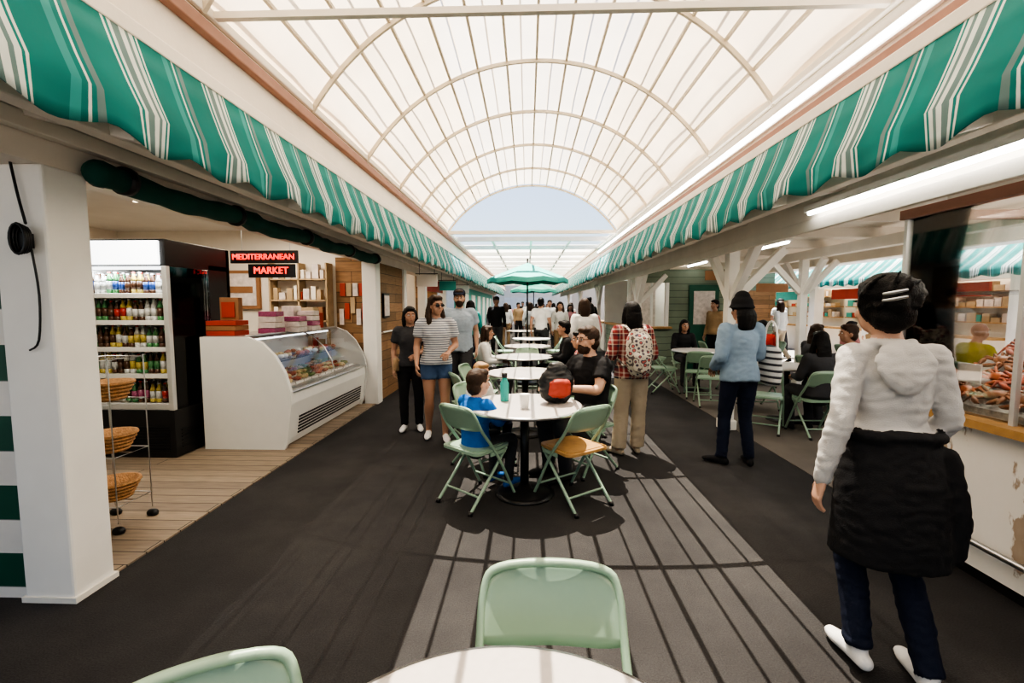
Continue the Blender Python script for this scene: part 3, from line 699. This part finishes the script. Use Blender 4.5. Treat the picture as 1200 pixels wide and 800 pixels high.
# ------------------------------------------------------------------ people
def remesh(b,vox,it=2,folds=(1,2,5),amp=.005):
    me=b.mesh('tmp',[]); o=D.objects.new('tmp',me); COL.objects.link(o)
    md=o.modifiers.new('r','REMESH'); md.mode='VOXEL'; md.voxel_size=vox; md.adaptivity=0
    bpy.context.view_layer.update()
    m2=D.meshes.new_from_object(o.evaluated_get(bpy.context.evaluated_depsgraph_get())); D.objects.remove(o)
    vs=[v.co.copy() for v in m2.vertices]; ed=[tuple(e.vertices) for e in m2.edges]
    for _ in range(it):
        acc=[V((0,0,0)) for _ in vs]; cnt=[0]*len(vs)
        for i,j in ed: acc[i]+=vs[j];acc[j]+=vs[i];cnt[i]+=1;cnt[j]+=1
        vs=[(v*.4+a/c*.6) if c else v for v,a,c in zip(vs,acc,cnt)]
    bv=BVHTree.FromPolygons(b.v,b.f)
    fs=[tuple(p.vertices) for p in m2.polygons]; lab=[]
    vl={}
    for f in fs:
        c=V((0,0,0))
        for i in f: c+=vs[i]
        h=bv.find_nearest(c/len(f)); l=b.m[h[2]] if h[2] is not None else 0; lab.append(l)
    for _ in range(3):
        v2f={}
        for k,f in enumerate(fs):
            for i in f: v2f.setdefault(i,[]).append(k)
        new=[]
        for k,f in enumerate(fs):
            ct={lab[k]:1.5}
            for i in f:
                for q in v2f[i]: ct[lab[q]]=ct.get(lab[q],0)+1
            new.append(max(ct,key=ct.get))
        lab=new
    for k,f in enumerate(fs):
        for i in f: vl[i]=lab[k]
    if amp:
        no=[v.normal.copy() for v in m2.vertices]
        for i,l in vl.items():
            if l in folds:
                p=vs[i]; d=noise.noise(V((p.x*7,p.y*7,p.z*5)))*amp*.7+(abs(noise.noise(V((p.x*14+5,p.y*14,p.z*26))))-.25)*amp*1.3
                vs[i]=p+no[i]*d
    out=MB(); out.v=vs; out.f=fs; out.m=lab; out.s=[True]*len(fs)
    D.meshes.remove(m2); D.meshes.remove(me)
    return out
SK={}
SK['l']=mat('skin_light',(.52,.31,.22),.5,var=.06); SK['m']=mat('skin_tan',(.38,.21,.14),.5,var=.06); SK['d']=mat('skin_brown',(.2,.1,.06),.5,var=.06)
HR={'k':mat('hair_black',(.006,.005,.005),.55,var=.3,scale=60,bump=.5,bscale=150,spec=.25),'b':mat('hair_brown',(.04,.02,.011),.5,var=.3,scale=60,bump=.5,bscale=150,spec=.3),'y':mat('hair_sandy',(.30,.17,.07),.45,var=.3,scale=60,bump=.5,bscale=150),'g':mat('hair_grey',(.3,.29,.27),.5,var=.3,scale=60)}
LIP=mat('lip',(.35,.1,.08),.4); EW=mat('eye_white',(.8,.8,.78),.2); EB=mat('eye_dark',(.01,.01,.01),.2)
CL={}
def cloth(n,c,**k):
    if n not in CL: CL[n]=mat('fabric_'+n,c,.85,var=.12,scale=10,bump=.25,bscale=220,spec=.2,**k)
    return CL[n]
BASE=dict(pel=(0,0,.95),chest=(0,.01,1.25),neck=(0,-.01,1.445),head=(0,.02,1.585))
for sgn,q in((-1,'L'),(1,'R')):
    BASE.update({'sh'+q:(sgn*.165,-.005,1.385),'el'+q:(sgn*.225,-.04,1.12),'wr'+q:(sgn*.225,.05,.89),'hip'+q:(sgn*.09,0,.90),'kn'+q:(sgn*.10,.02,.49),'an'+q:(sgn*.10,-.03,.08),'toe'+q:(sgn*.125,.13,.03)})
SIT=dict(pel=(0,-.08,.55),chest=(0,-.10,.86),neck=(0,-.07,1.05),head=(0,-.03,1.19))
for sgn,q in((-1,'L'),(1,'R')):
    SIT.update({'sh'+q:(sgn*.165,-.085,.985),'el'+q:(sgn*.225,-.02,.74),'wr'+q:(sgn*.16,.20,.72),'hip'+q:(sgn*.09,-.06,.53),'kn'+q:(sgn*.12,.36,.53),'an'+q:(sgn*.12,.30,.08),'toe'+q:(sgn*.13,.46,.03)})
def walk(a=.28,arm=.15):
    return dict(knL=(-.09,.16,.50),anL=(-.09,.20,.09),toeL=(-.10,.36,.06),knR=(.09,.02,.49),anR=(.09,-.26,.15),toeR=(.10,-.13,.035),
      elL=(-.225,-.10,1.13),wrL=(-.235,-.07,.89),elR=(.225,-.01,1.12),wrR=(.23,.16,.92))
def hand(b,wr,d,pn,lat,k=1.0,curl=.35,mi=0):
    d=d.normalized(); pn=(pn-d*pn.dot(d)).normalized(); lat=d.cross(pn)*(1 if d.cross(pn).dot(lat)>0 else -1)
    b.tube([wr-d*.02*k,wr+d*.03*k,wr+d*.088*k],[(.026*k,.02*k),(.036*k,.018*k),(.038*k,.013*k)],mi,12,side=lat,sub=3)
    for i,(o,l) in enumerate(((.029,.072),(.010,.080),(-.010,.074),(-.028,.058))):
        p=wr+d*.085*k+lat*o*k; a=curl; pts=[p-d*.015*k,p]; 
        for seg in(.42,.32,.26):
            dd=d*math.cos(a)+pn*math.sin(a); p=p+dd*l*seg*k; pts.append(p); a+=curl*.9
        b.tube(pts,[.0095*k,.0095*k,.0088*k,.008*k,.007*k],mi,8,side=lat)
    p=wr+d*.02*k+lat*.028*k; dd=(d*.72+lat*.6+pn*.25).normalized(); q=p+dd*.045*k; dd2=(d*.9+lat*.25+pn*.3).normalized()
    b.tube([p-lat*.01*k,q,q+dd2*.028*k,q+dd2*.05*k],[.014*k,.012*k,.0105*k,.008*k],mi,8)
def person(name,loc,d,H=1.68,pose=None,sit=False,top=None,sleeve='long',bottom=None,legs='pants',shoe=None,skin='m',hair='k',hs='short',look=0,nod=0,w=1.0,ease=.012,hem=-.04,extra=None,exmat=None,vox=.0115,hatmat=None,fem=True,headk=1.0,glasses=False,beard=False,fine=True,amp=.006):
    J=dict(BASE); 
    if sit: J.update(SIT)
    if pose: J.update(pose)
    J={k:V(v) for k,v in J.items()}
    b=MB(); e=ease
    S=(J['shR']-J['shL']).normalized(); Sh=(J['hipR']-J['hipL']).normalized()
    u=(J['chest']-J['pel']).normalized(); u2=(J['neck']-J['chest']).normalized()
    fwd=V((0,0,1)).cross(S); fwd.normalize()
    pel,che,nk=J['pel'],J['chest'],J['neck']
    hw=1.06 if fem else .98; cw=.94 if fem else 1.06
    b.tube([pel-u*.07,pel,pel+u*.10],[(.125*w*hw,.10*w),(.162*w*hw,.118*w),(.14*w*hw,.105*w)],2,20,side=Sh,sub=3)
    if not sit:
        for q,sg in(('L',-1),('R',1)): b.ell(J['hip'+q]-fwd*.045+V((0,0,-.0)),(.085*w,.075*w,.09*w),2)
    wa=pel+(che-pel)*.5
    b.tube([pel+u*hem,pel+u*max(.02,hem+.05),wa,che,che+u2*.10,nk-u2*.035],
       [(.163*w*hw+e*1.2,.122*w+e*1.2),(.160*w*hw+e,.120*w+e),(.138*w*cw+e,.108*w+e),(.160*w*cw+e,.120*w+e),(.158*w*cw+e,.105*w+e*.6),(.085*w,.066*w)],1,24,side=S,sub=4,cap=False)
    if fem:
        for sg in(-1,1): b.ell(che+S*.07*sg+fwd*.078+u*.0,(.062,.055,.06),1)
    hd=J['head']; b.tube([nk-u2*.06,nk+(hd-nk)*.55],[.058*w,.052],0,14)
    b.tube([nk-u2*.05,nk-u2*.005],[(.10*w,.075*w),(.068*w,.06*w)],1,18,side=S,cap=False)
    for q,sg in(('L',-1),('R',1)):
        sh,el,wr=J['sh'+q],J['el'+q],J['wr'+q]
        b.tube([nk-u2*.06+S*sg*.04,sh],[(.055*w,.05*w),.058*w+e*.4],1,14)
        ua=el-sh; fa=wr-el
        arm=[sh,sh+ua*.5,el,el+fa*.3,wr]
        if sleeve=='long': b.tube(arm,[.058*w+e*.8,.053*w+e*.8,.046*w+e*.8,.045*w+e*.8,.031*w+e],1,14,sub=4); b.tube([wr-fa.normalized()*.04,wr+fa.normalized()*.02],.026*w,0,12)
        else:
            b.tube(arm,[.052*w,.048*w,.039*w,.039*w,.026*w],0,14,sub=4)
            if sleeve=='short': b.tube([sh,sh+ua*.3,sh+ua*.62],[.060*w+e,.058*w+e,.058*w+e],1,14,sub=3,cap=False)
        hip,kn,an,toe=J['hip'+q],J['kn'+q],J['an'+q],J['toe'+q]
        th=kn-hip; sh_=an-kn; leg=[hip,hip+th*.5,kn,kn+sh_*.3,kn+sh_*.7,an]
        if legs=='pants': b.tube(leg,[.098*w,.086*w,.066*w,.064*w,.058*w,.055*w],2,16,sub=4,cap=False)
        elif legs=='wide': b.tube(leg,[.10*w,.094*w,.08*w,.08*w,.08*w,.08*w],2,16,sub=4,cap=False)
        else:
            b.tube(leg,[.085*w,.078*w,.055*w,.060*w,.042*w,.036*w],0,14,sub=4)
            b.tube([hip,hip+th*.25,hip+th*(.42 if legs=='shorts' else .85)],[.100*w,.096*w,.094*w if legs=='shorts' else .08*w],2,16,sub=3,cap=False)
        fd=(toe-an); fd.z=0; fd.normalize()
        b.tube([an,an+V((0,0,-.03))],.036,0 if legs!='pants' else 3,12)
        hl=an-fd*.045; hl.z=max(.036,an.z-.045); b.tube([hl,(hl+toe)/2+V((0,0,.01)),toe-fd*.02+V((0,0,.008)),toe+fd*.035],[(.033,.034),(.038,.038),(.044,.03),(.03,.022)],3,14,side=V((fd.y,-fd.x,0)),sub=3)
    if extra: extra(b,J,u,S,fwd)
    body=remesh(b,vox,amp=amp)
    h=MB(); k=headk
    I=Matrix.Rotation(look,3,'Z')@Matrix.Rotation(nod,3,'X')
    def P(x,y,z): return I@(V((x,y,z))*k)
    def E(c,r,mi): h.ell(P(*c),tuple(a*k for a in r),mi,mx=I.to_4x4(),n=20,m=14)
    E((0,-.008,.02),(.074,.092,.095),0); E((0,.025,-.045),(.056,.062,.072),0); E((0,.05,-.09),(.028,.026,.022),0)
    h.tube([P(0,.082,.018),P(0,.10,-.012),P(0,.105,-.025)],[.009*k,.012*k,.014*k],0,10)
    E((0,.076,.032),(.05,.014,.010),0)
    for sg in(-1,1): E((sg*.075,-.005,-.01),(.010,.018,.03),0); E((sg*.042,.055,-.03),(.022,.02,.025),0)
    E((0,.080,-.056),(.024,.010,.008),6)
    h.tube([nk-hd,P(0,-.005,-.06)],[.050,.050*k],0,14)
    if beard: E((0,.035,-.075),(.058,.062,.055),4); E((0,.082,-.045),(.03,.012,.006),4)
    if hs!='bald':
        E((0,-.022,.040),(.084,.098,.094),4); E((0,.03,.088),(.066,.062,.035),4); E((0,-.05,-.03),(.076,.062,.07),4)
    if hs=='poof':
        E((0,-.035,.02),(.100,.098,.10),4); E((0,-.045,.06),(.108,.10,.088),4); E((0,-.08,-.03),(.085,.06,.075),4); E((-.02,-.11,.02),(.05,.045,.055),4)
        for q in range(14):
            a=q*.45; h.tube([P(.09*math.cos(a),-.05+.07*math.sin(a),.02),P(.115*math.cos(a+.3),-.06+.09*math.sin(a+.3),.05+.05*math.sin(q*2.1)),P(.10*math.cos(a+.8),-.06+.08*math.sin(a+.8),.12+.02*math.sin(q))],[.012,.010,.006],4,6,sub=3)
    if hs=='long':
        for sg in(-1,1): h.tube([P(sg*.06,-.02,.06),P(sg*.084,-.02,-.03),P(sg*.095,.0,-.15),P(sg*.09,.01,-.25)],[.035,.03,.035,.018],4,10,sub=3)
        h.tube([P(0,-.06,.05),P(0,-.09,-.06),P(0,-.10,-.2),P(0,-.10,-.27)],[(.07,.05),(.085,.04),(.09,.035),(.07,.02)],4,14,side=I@V((1,0,0)),sub=3)
    if hs=='mid':
        h.tube([P(0,-.05,.05),P(0,-.07,-.06),P(0,-.07,-.15)],[(.08,.06),(.095,.06),(.085,.045)],4,14,side=I@V((1,0,0)),sub=3)
        for sg in(-1,1): h.tube([P(sg*.07,-.01,.05),P(sg*.085,.0,-.04),P(sg*.085,.01,-.13)],[.03,.03,.022],4,10,sub=3)
    if hs=='cap': E((0,-.012,.07),(.088,.102,.07),5); h.tube([P(0,.06,.065),P(0,.15,.05)],[(.07,.012),(.06,.008)],5,14,side=I@V((1,0,0)))
    if hs=='buckethat':
        h.tube([P(0,-.01,.05),P(0,-.01,.10),P(0,-.01,.125)],[(.098,.108),(.092,.10),(.07,.08)],5,24,side=I@V((1,0,0)),sub=2)
        h.tube([P(0,-.01,.02),P(0,-.01,.055)],[(.118,.128),(.098,.108)],5,28,side=I@V((1,0,0)),cap=False)
        h.tube([P(0,-.05,.0),P(0,-.075,-.06),P(0,-.075,-.17)],[(.09,.06),(.11,.07),(.105,.05)],4,14,side=I@V((1,0,0)),sub=3)
    for i in range(len(h.v)): h.v[i]=h.v[i]+hd
    hh=remesh(h,.0075 if fine else .012,1,folds=(4,),amp=.005)
    body.add(hh.v,hh.f,0,True); body.m[-len(hh.f):]=hh.m
    t=MB()
    for sg in(-1,1):
        t.ell(hd+P(sg*.03,.081,.008),(.0125*k,.008*k,.008*k),7,n=10,m=6); t.ell(hd+P(sg*.03,.0865,.008),(.006*k,.004*k,.006*k),8,n=8,m=6)
        t.tube([hd+P(sg*.016,.089,.026),hd+P(sg*.03,.091,.031),hd+P(sg*.047,.082,.026)],.0035*k,4,6)
        if glasses=='sun': t.ell(hd+P(sg*.032,.094,.006),(.024*k,.004*k,.018*k),8,n=14,m=6)
        if glasses: t.tube([hd+P(sg*.052,.09,.01),hd+P(sg*.08,.0,.01)],.0025,8,6)
        if glasses=='clear': t.tube([hd+P(sg*.032+.022*math.cos(a),.096,.006+.017*math.sin(a)) for a in [2*pi*i/14 for i in range(15)]],.002,8,6)
    if glasses: t.tube([hd+P(-.01,.097,.008),hd+P(.01,.097,.008)],.0025,8,6)
    for q,sg in(('L',-1),('R',1)):
        wr,el=J['wr'+q],J['el'+q]; dd=(wr-el).normalized()
        if abs(dd.z)>.6: hand(t,wr+dd*.015,dd,V((-sg,0,0)),V((0,1,0)),w*.98)
        else: hand(t,wr+dd*.015,dd,V((0,0,-1)),V((-sg,0,0)),w*.98,.5)
    body.add(t.v,t.f,0,True); body.m[-len(t.f):]=t.m
    s=H/1.70; body.v=[v*s for v in body.v]
    mats=[SK[skin],top,bottom,shoe or cloth('shoe_dark',(.03,.03,.03)),HR[hair],hatmat or exmat or top,LIP,EW,EB]
    me=body.mesh(name,mats); o=D.objects.new(name,me); COL.objects.link(o); o.location=(loc[0],loc[1],0 if len(loc)<3 else loc[2]); o.rotation_euler=(0,0,dirang(d))
    return o
c_grey=cloth('pale_grey',(.50,.49,.48)); c_black=cloth('black',(.018,.018,.020)); c_navy=cloth('dark_denim',(.015,.02,.04)); c_denim=cloth('chambray',(.25,.34,.44)); c_beige=cloth('beige',(.45,.38,.29))
c_white=cloth('white',(.7,.7,.68)); c_blue=cloth('bright_blue',(.02,.12,.40)); c_short=cloth('denim_shorts',(.06,.10,.19)); c_red=cloth('red',(.4,.04,.03)); c_tan=cloth('tan',(.35,.24,.14)); c_yg=cloth('mustard_green',(.4,.36,.05))
c_lblue=cloth('light_blue',(.33,.39,.46)); c_dgrey=cloth('charcoal',(.05,.05,.055)); c_sh=cloth('sneaker_white',(.7,.7,.7)); c_pink=cloth('pink',(.55,.25,.25)); c_teal=cloth('teal',(.03,.25,.24))
c_polo=stripes('fabric_striped_polo',2,.026,[(0,(.55,.55,.55)),(.62,(.12,.14,.2))],.9); c_plaid=plaid('fabric_plaid'); c_flor=floral('fabric_floral')
def exA(b,J,u,S,f):
    p=J['pel']
    b.tube([p+V((0,0,.10)),p+V((0,-.01,.0)),p+V((0,-.03,-.14)),p+V((.0,-.04,-.30)),p+V((.0,-.04,-.43))],[(.165,.13),(.188,.15),(.208,.165),(.222,.17),(.226,.168)],5,28,side=V((1,0,0)),sub=5,cap=False)
    b.tube([p+V((-.168,0,.09)),p+V((-.115,.11,.08)),p+V((.115,.11,.08)),p+V((.168,0,.09)),p+V((.115,-.11,.10)),p+V((-.115,-.11,.10)),p+V((-.168,0,.09))],.024,5,10,sub=5)
    b.tube([p+V((.18,-.08,.02)),p+V((.21,-.11,-.22)),p+V((.215,-.09,-.40))],[.036,.040,.036],5,12,sub=3)
    n=J['neck']
    b.tube([n+V((-.06,.06,-.02)),n+V((-.08,.0,-.01)),n+V((-.058,-.05,-.005)),n+V((0,-.068,-.01)),n+V((.058,-.05,-.005)),n+V((.08,.0,-.01)),n+V((.06,.06,-.02))],[.015,.018,.02,.022,.02,.018,.015],1,12,sub=4)
    b.tube([n+V((0,-.085,-.02)),n+V((0,-.105,-.07)),n+V((0,-.122,-.14)),n+V((0,-.125,-.20))],[(.085,.022),(.115,.028),(.10,.026),(.04,.015)],1,18,side=V((1,0,0)),sub=4)
person('walking_woman_hoodie',(1.52,1.93),(.12,1),1.66,pose=dict(walk(),neck=(-.02,.0,1.44),head=(-.045,.035,1.58),knL=(-.09,.08,.49),anL=(-.10,-.06,.11),toeL=(-.11,.10,.035),knR=(.10,.03,.49),anR=(.11,-.16,.08),toeR=(.13,.01,.03),shL=(-.155,.0,1.37),shR=(.15,.0,1.37),elL=(-.225,-.07,1.12),wrL=(-.275,-.05,.85),elR=(.21,-.02,1.12),wrR=(.205,.14,.93)),top=c_grey,bottom=c_navy,shoe=c_sh,exmat=c_black,extra=exA,w=.95,ease=.008,hs='poof',skin='l',vox=.009,look=.1,hem=.06,amp=.008)
b=MB()
for k in range(2): b.tube([(-.035,0,.02-k*.026),(.0,-.004,.026-k*.026),(.035,.0,.035-k*.026)],[(.006,.004),(.008,.005),(.006,.004)],0,8,sub=3)
b.obj('hair_clip',['steel'],loc=(1.412,1.805,1.575),rot=-.66)
person('woman_denim_shirt',(2.06,4.45),(-.1,1),1.62,pose=dict(knL=(-.11,.06,.49),anL=(-.16,.0,.08),toeL=(-.26,.10,.03),knR=(.09,.03,.49),anR=(.10,-.06,.08),toeR=(.14,.09,.03),elR=(.22,.04,1.12),wrR=(.15,.26,1.12),elL=(-.22,-.03,1.12),wrL=(-.19,.14,1.0)),top=c_denim,bottom=c_navy,hs='buckethat',hatmat=c_black,ease=.026,hem=-.08,shoe=c_black,w=.98,look=.3)
b=MB(); b.tube([(0,0,.3),(0,0,.12),(0,0,.0)],[(.05,.13),(.06,.15),(.05,.14)],0,16,side=(1,0,0),sub=2)
b.tube([(0,-.09,.30),(.0,-.07,.5),(0,.0,.58),(0,.07,.5),(0,.09,.30)],.01,1,8,sub=4)
M['totestripe']=stripes('tote_stripes',2,.06,[(0,(.7,.7,.68)),(.6,(.05,.05,.06))]); b.obj('tote_bag',['totestripe','white'],loc=(2.36,4.48,.82),rot=.2)
def exC(b,J,u,S,f):
    b.tube([V((0,-.20,.98)),V((0,-.22,1.12)),V((0,-.20,1.30)),V((0,-.18,1.38))],[(.12,.08),(.15,.10),(.14,.09),(.10,.05)],5,20,side=V((1,0,0)),sub=3)
    b.tube([V((0,-.30,1.0)),V((0,-.31,1.14))],[(.10,.04),(.10,.04)],5,16,side=V((1,0,0)))
    for sg in(-1,1): b.tube([V((sg*.09,-.17,1.40)),V((sg*.11,-.02,1.455)),V((sg*.13,.12,1.36)),V((sg*.15,.10,1.15)),V((sg*.14,-.12,1.02))],[(.025,.012)]*5,5,10,sub=4)
person('woman_plaid_backpack',(1.08,4.72),(-.15,1),1.58,pose=dict(anL=(-.14,-.02,.08),toeL=(-.22,.10,.03),anR=(.09,.02,.08),toeR=(.12,.18,.03),elL=(-.24,-.02,1.13),wrL=(-.20,.18,1.08),elR=(.24,-.02,1.13),wrR=(.20,.18,1.05)),top=c_plaid,bottom=c_beige,exmat=c_flor,extra=exC,hs='mid',hair='k',ease=.02,hem=-.08,legs='wide',shoe=c_beige,w=1.02)
person('man_blue_shirt',(-1.0,6.7),(.1,-1),1.78,pose=walk(),top=c_lblue,bottom=c_dgrey,hs='cap',hatmat=c_navy,sleeve='short',fem=False,beard=True,ease=.022,hem=-.1,skin='l',hair='b',w=1.05)
person('woman_striped_polo',(-1.05,5.2),(.25,-1),1.66,pose=dict(walk(),knR=(.09,.04,.49),anR=(.10,-.10,.09),toeR=(.12,.05,.03),anL=(-.09,.10,.085),toeL=(-.10,.26,.04),knL=(-.09,.10,.49),elL=(-.23,-.03,1.12),wrL=(-.14,.16,1.06)),top=c_polo,bottom=c_short,legs='shorts',sleeve='short',hs='long',hair='b',glasses='sun',skin='m',shoe=c_sh,ease=.018,look=.5)
def exBag(b,J,u,S,f): b.tube([V((.19,.05,.98)),V((.20,.05,.86))],[(.04,.09),(.04,.10)],5,14,side=V((1,0,0)))
person('woman_dark_clothes',(-1.44,5.55),(.2,-1),1.53,pose=dict(elL=(-.22,0,1.12),wrL=(-.10,.17,1.08)),top=c_dgrey,bottom=c_black,sleeve='short',hs='mid',hair='k',skin='m',exmat=c_tan,extra=exBag,shoe=c_sh,ease=.015,look=.2)
person('seated_boy_blue',(-.37,3.59,.04),(.64,.77),1.28,sit=True,pose=dict(elL=(-.20,.06,.80),wrL=(-.12,.30,.84),elR=(.20,.06,.80),wrR=(.12,.30,.84)),top=c_blue,bottom=c_dgrey,hair='b',hs='short',skin='l',ease=.022,w=.98,headk=1.22,fem=False,hem=-.04,look=-.2,shoe=c_blue)
chair(-.42,4.3,(.7,-.6))
person('seated_child_blonde',(-.42,4.3,.1),(.7,-.6),1.15,sit=True,top=c_white,bottom=c_navy,hair='y',hs='short',skin='l',headk=1.25,fem=False)
chair(.55,4.25,(-.75,-.6))
person('seated_man_beard',(.53,4.22),(-.8,-.55),1.76,sit=True,pose=dict(elL=(-.24,.06,.78),wrL=(-.10,.30,.80),elR=(.24,.06,.78),wrR=(.12,.30,.80)),top=c_black,bottom=c_dgrey,sleeve='short',hair='b',hs='short',skin='l',beard=True,glasses='clear',fem=False,w=1.06,ease=.018,look=-.1)
b=MB(); b.tube([(0,0,.08),(0,0,.2),(0,-.01,.28)],[(.14,.09),(.15,.10),(.09,.06)],0,18,side=(1,0,0),sub=3); b.tube([(0,-.09,.09),(0,-.10,.18)],[(.10,.035),(.09,.03)],1,14,side=(1,0,0)); b.tube([(-.05,0,.29),(0,0,.34),(.05,0,.29)],.01,0,8,sub=3)
bb=remesh(b,.009,1,folds=(0,1),amp=.01); bb.obj('backpack',['black','red'],loc=(.24,3.72,.752),rot=.3)
def seat(x,y,d,**k):
    k.setdefault('fine',False); k.setdefault('vox',.016); k.setdefault('bottom',c_dgrey)
    person('seated_diner',(x,y),d,sit=True,**k)
seat(3.45,5.5,(0,1),top=c_dgrey,hs='long',hair='k',H=1.62)
seat(4.1,6.0,(-1,.2),top=c_black,hs='short',hair='b',H=1.7,fem=False)
seat(3.1,9.05,(0,-1),top=c_black,hs='mid',hair='k',H=1.65)
seat(4.5,8.9,(0,1),top=c_red,hs='short',hair='k',H=1.65)
seat(4.4,7.0,(1,.2),top=c_dgrey,hs='long',hair='b',H=1.65)
seat(6.0,6.2,(1,0),top=c_yg,hs='bald',H=1.72,fem=False,skin='m',sleeve='short')
seat(7.2,6.3,(-1,0),top=c_white,hs='mid',H=1.62)
seat(6.3,9.0,(1,0),top=c_pink,hs='mid',H=1.62)
seat(.62,5.7,(-1,-.2),top=c_plaid,hs='short',H=1.6)
seat(-.6,7.2,(1,0),top=c_white,hs='mid',hair='b',H=1.6)
seat(.55,7.3,(-1,0),top=c_black,hs='short',H=1.7,fem=False)
vari=[]
def ped(i,x,y,d,**k): 
    k.setdefault('fine',False); k.setdefault('vox',.017)
    o=person('pedestrian',(x,y),d,**k); vari.append(o); return o
ped(0,.95,7.6,(0,1),H=1.66,pose=walk(),top=c_white,bottom=c_beige,hs='mid',hair='b')
ped(1,.35,11.8,(.2,1),H=1.75,pose=walk(),top=c_white,bottom=c_dgrey,hs='short',fem=False,sleeve='short')
ped(2,.9,12.6,(0,-1),H=1.65,top=c_white,bottom=c_tan,hs='long',hair='b',skin='l')
ped(3,1.25,9.2,(-.3,1),H=1.6,top=c_pink,bottom=c_navy,hs='long',hair='k')
ped(4,-.9,13.2,(.1,-1),H=1.8,pose=walk(),top=c_black,bottom=c_dgrey,hs='cap',hatmat=c_dgrey,fem=False)
ped(5,4.3,10.6,(-1,-.5),H=1.68,top=c_tan,bottom=c_black,hs='short',fem=False,skin='m')
ped(6,-1.3,10.4,(0,1),H=1.66,pose=walk(),top=c_teal,bottom=c_navy,hs='long',hair='k')
pos=[(.1,15.8),(.8,16.5),(-.8,17),(1.4,15),(.5,19),(-.4,20),(1.2,21),(1.7,18),(.0,24),(.9,26),(-1,25.5),(-.3,29),(.6,31),(1.3,30),(6.8,12.5),(7.6,14),(8.2,11),(7.2,4.0),(1.8,13.5)]
for i,(x,y) in enumerate(pos):
    inst(vari[i%7],'pedestrian',(x,y,0),random.uniform(-.5,.5)+(pi if i%2 else 0))
# ------------------------------------------------------------------ light, world, camera
sd=D.lights.new('sun','SUN'); sd.energy=28; sd.angle=math.radians(.15); sd.color=(1,.96,.90)
so=D.objects.new('sun',sd); COL.objects.link(so); so.rotation_euler=V((-.08,.36,1)).to_track_quat('Z','Y').to_euler()
w=D.worlds.new('sky'); bpy.context.scene.world=w; w.use_nodes=True; nt=w.node_tree
sk=N(nt,'ShaderNodeTexSky'); sk.sky_type='NISHITA'; sk.sun_disc=False; sk.sun_elevation=math.radians(68); sk.sun_rotation=math.radians(-15); sk.air_density=1.0; sk.dust_density=2.5
nt.links.new(sk.outputs[0],nt.nodes['Background'].inputs[0]); nt.nodes['Background'].inputs[1].default_value=.32
cam=D.cameras.new('camera'); cam.sensor_width=36; cam.lens=16.0; cam.clip_start=.05; cam.clip_end=300
co=D.objects.new('camera',cam); COL.objects.link(co); co.location=(0,0,1.55); co.rotation_euler=(math.radians(90-4.5),0,math.radians(1.93)); bpy.context.scene.camera=co
sc=bpy.context.scene; sc.view_settings.view_transform='AgX'; sc.view_settings.exposure=-.3
try: sc.view_settings.look='AgX - High Contrast'
except Exception as ex: print(ex)
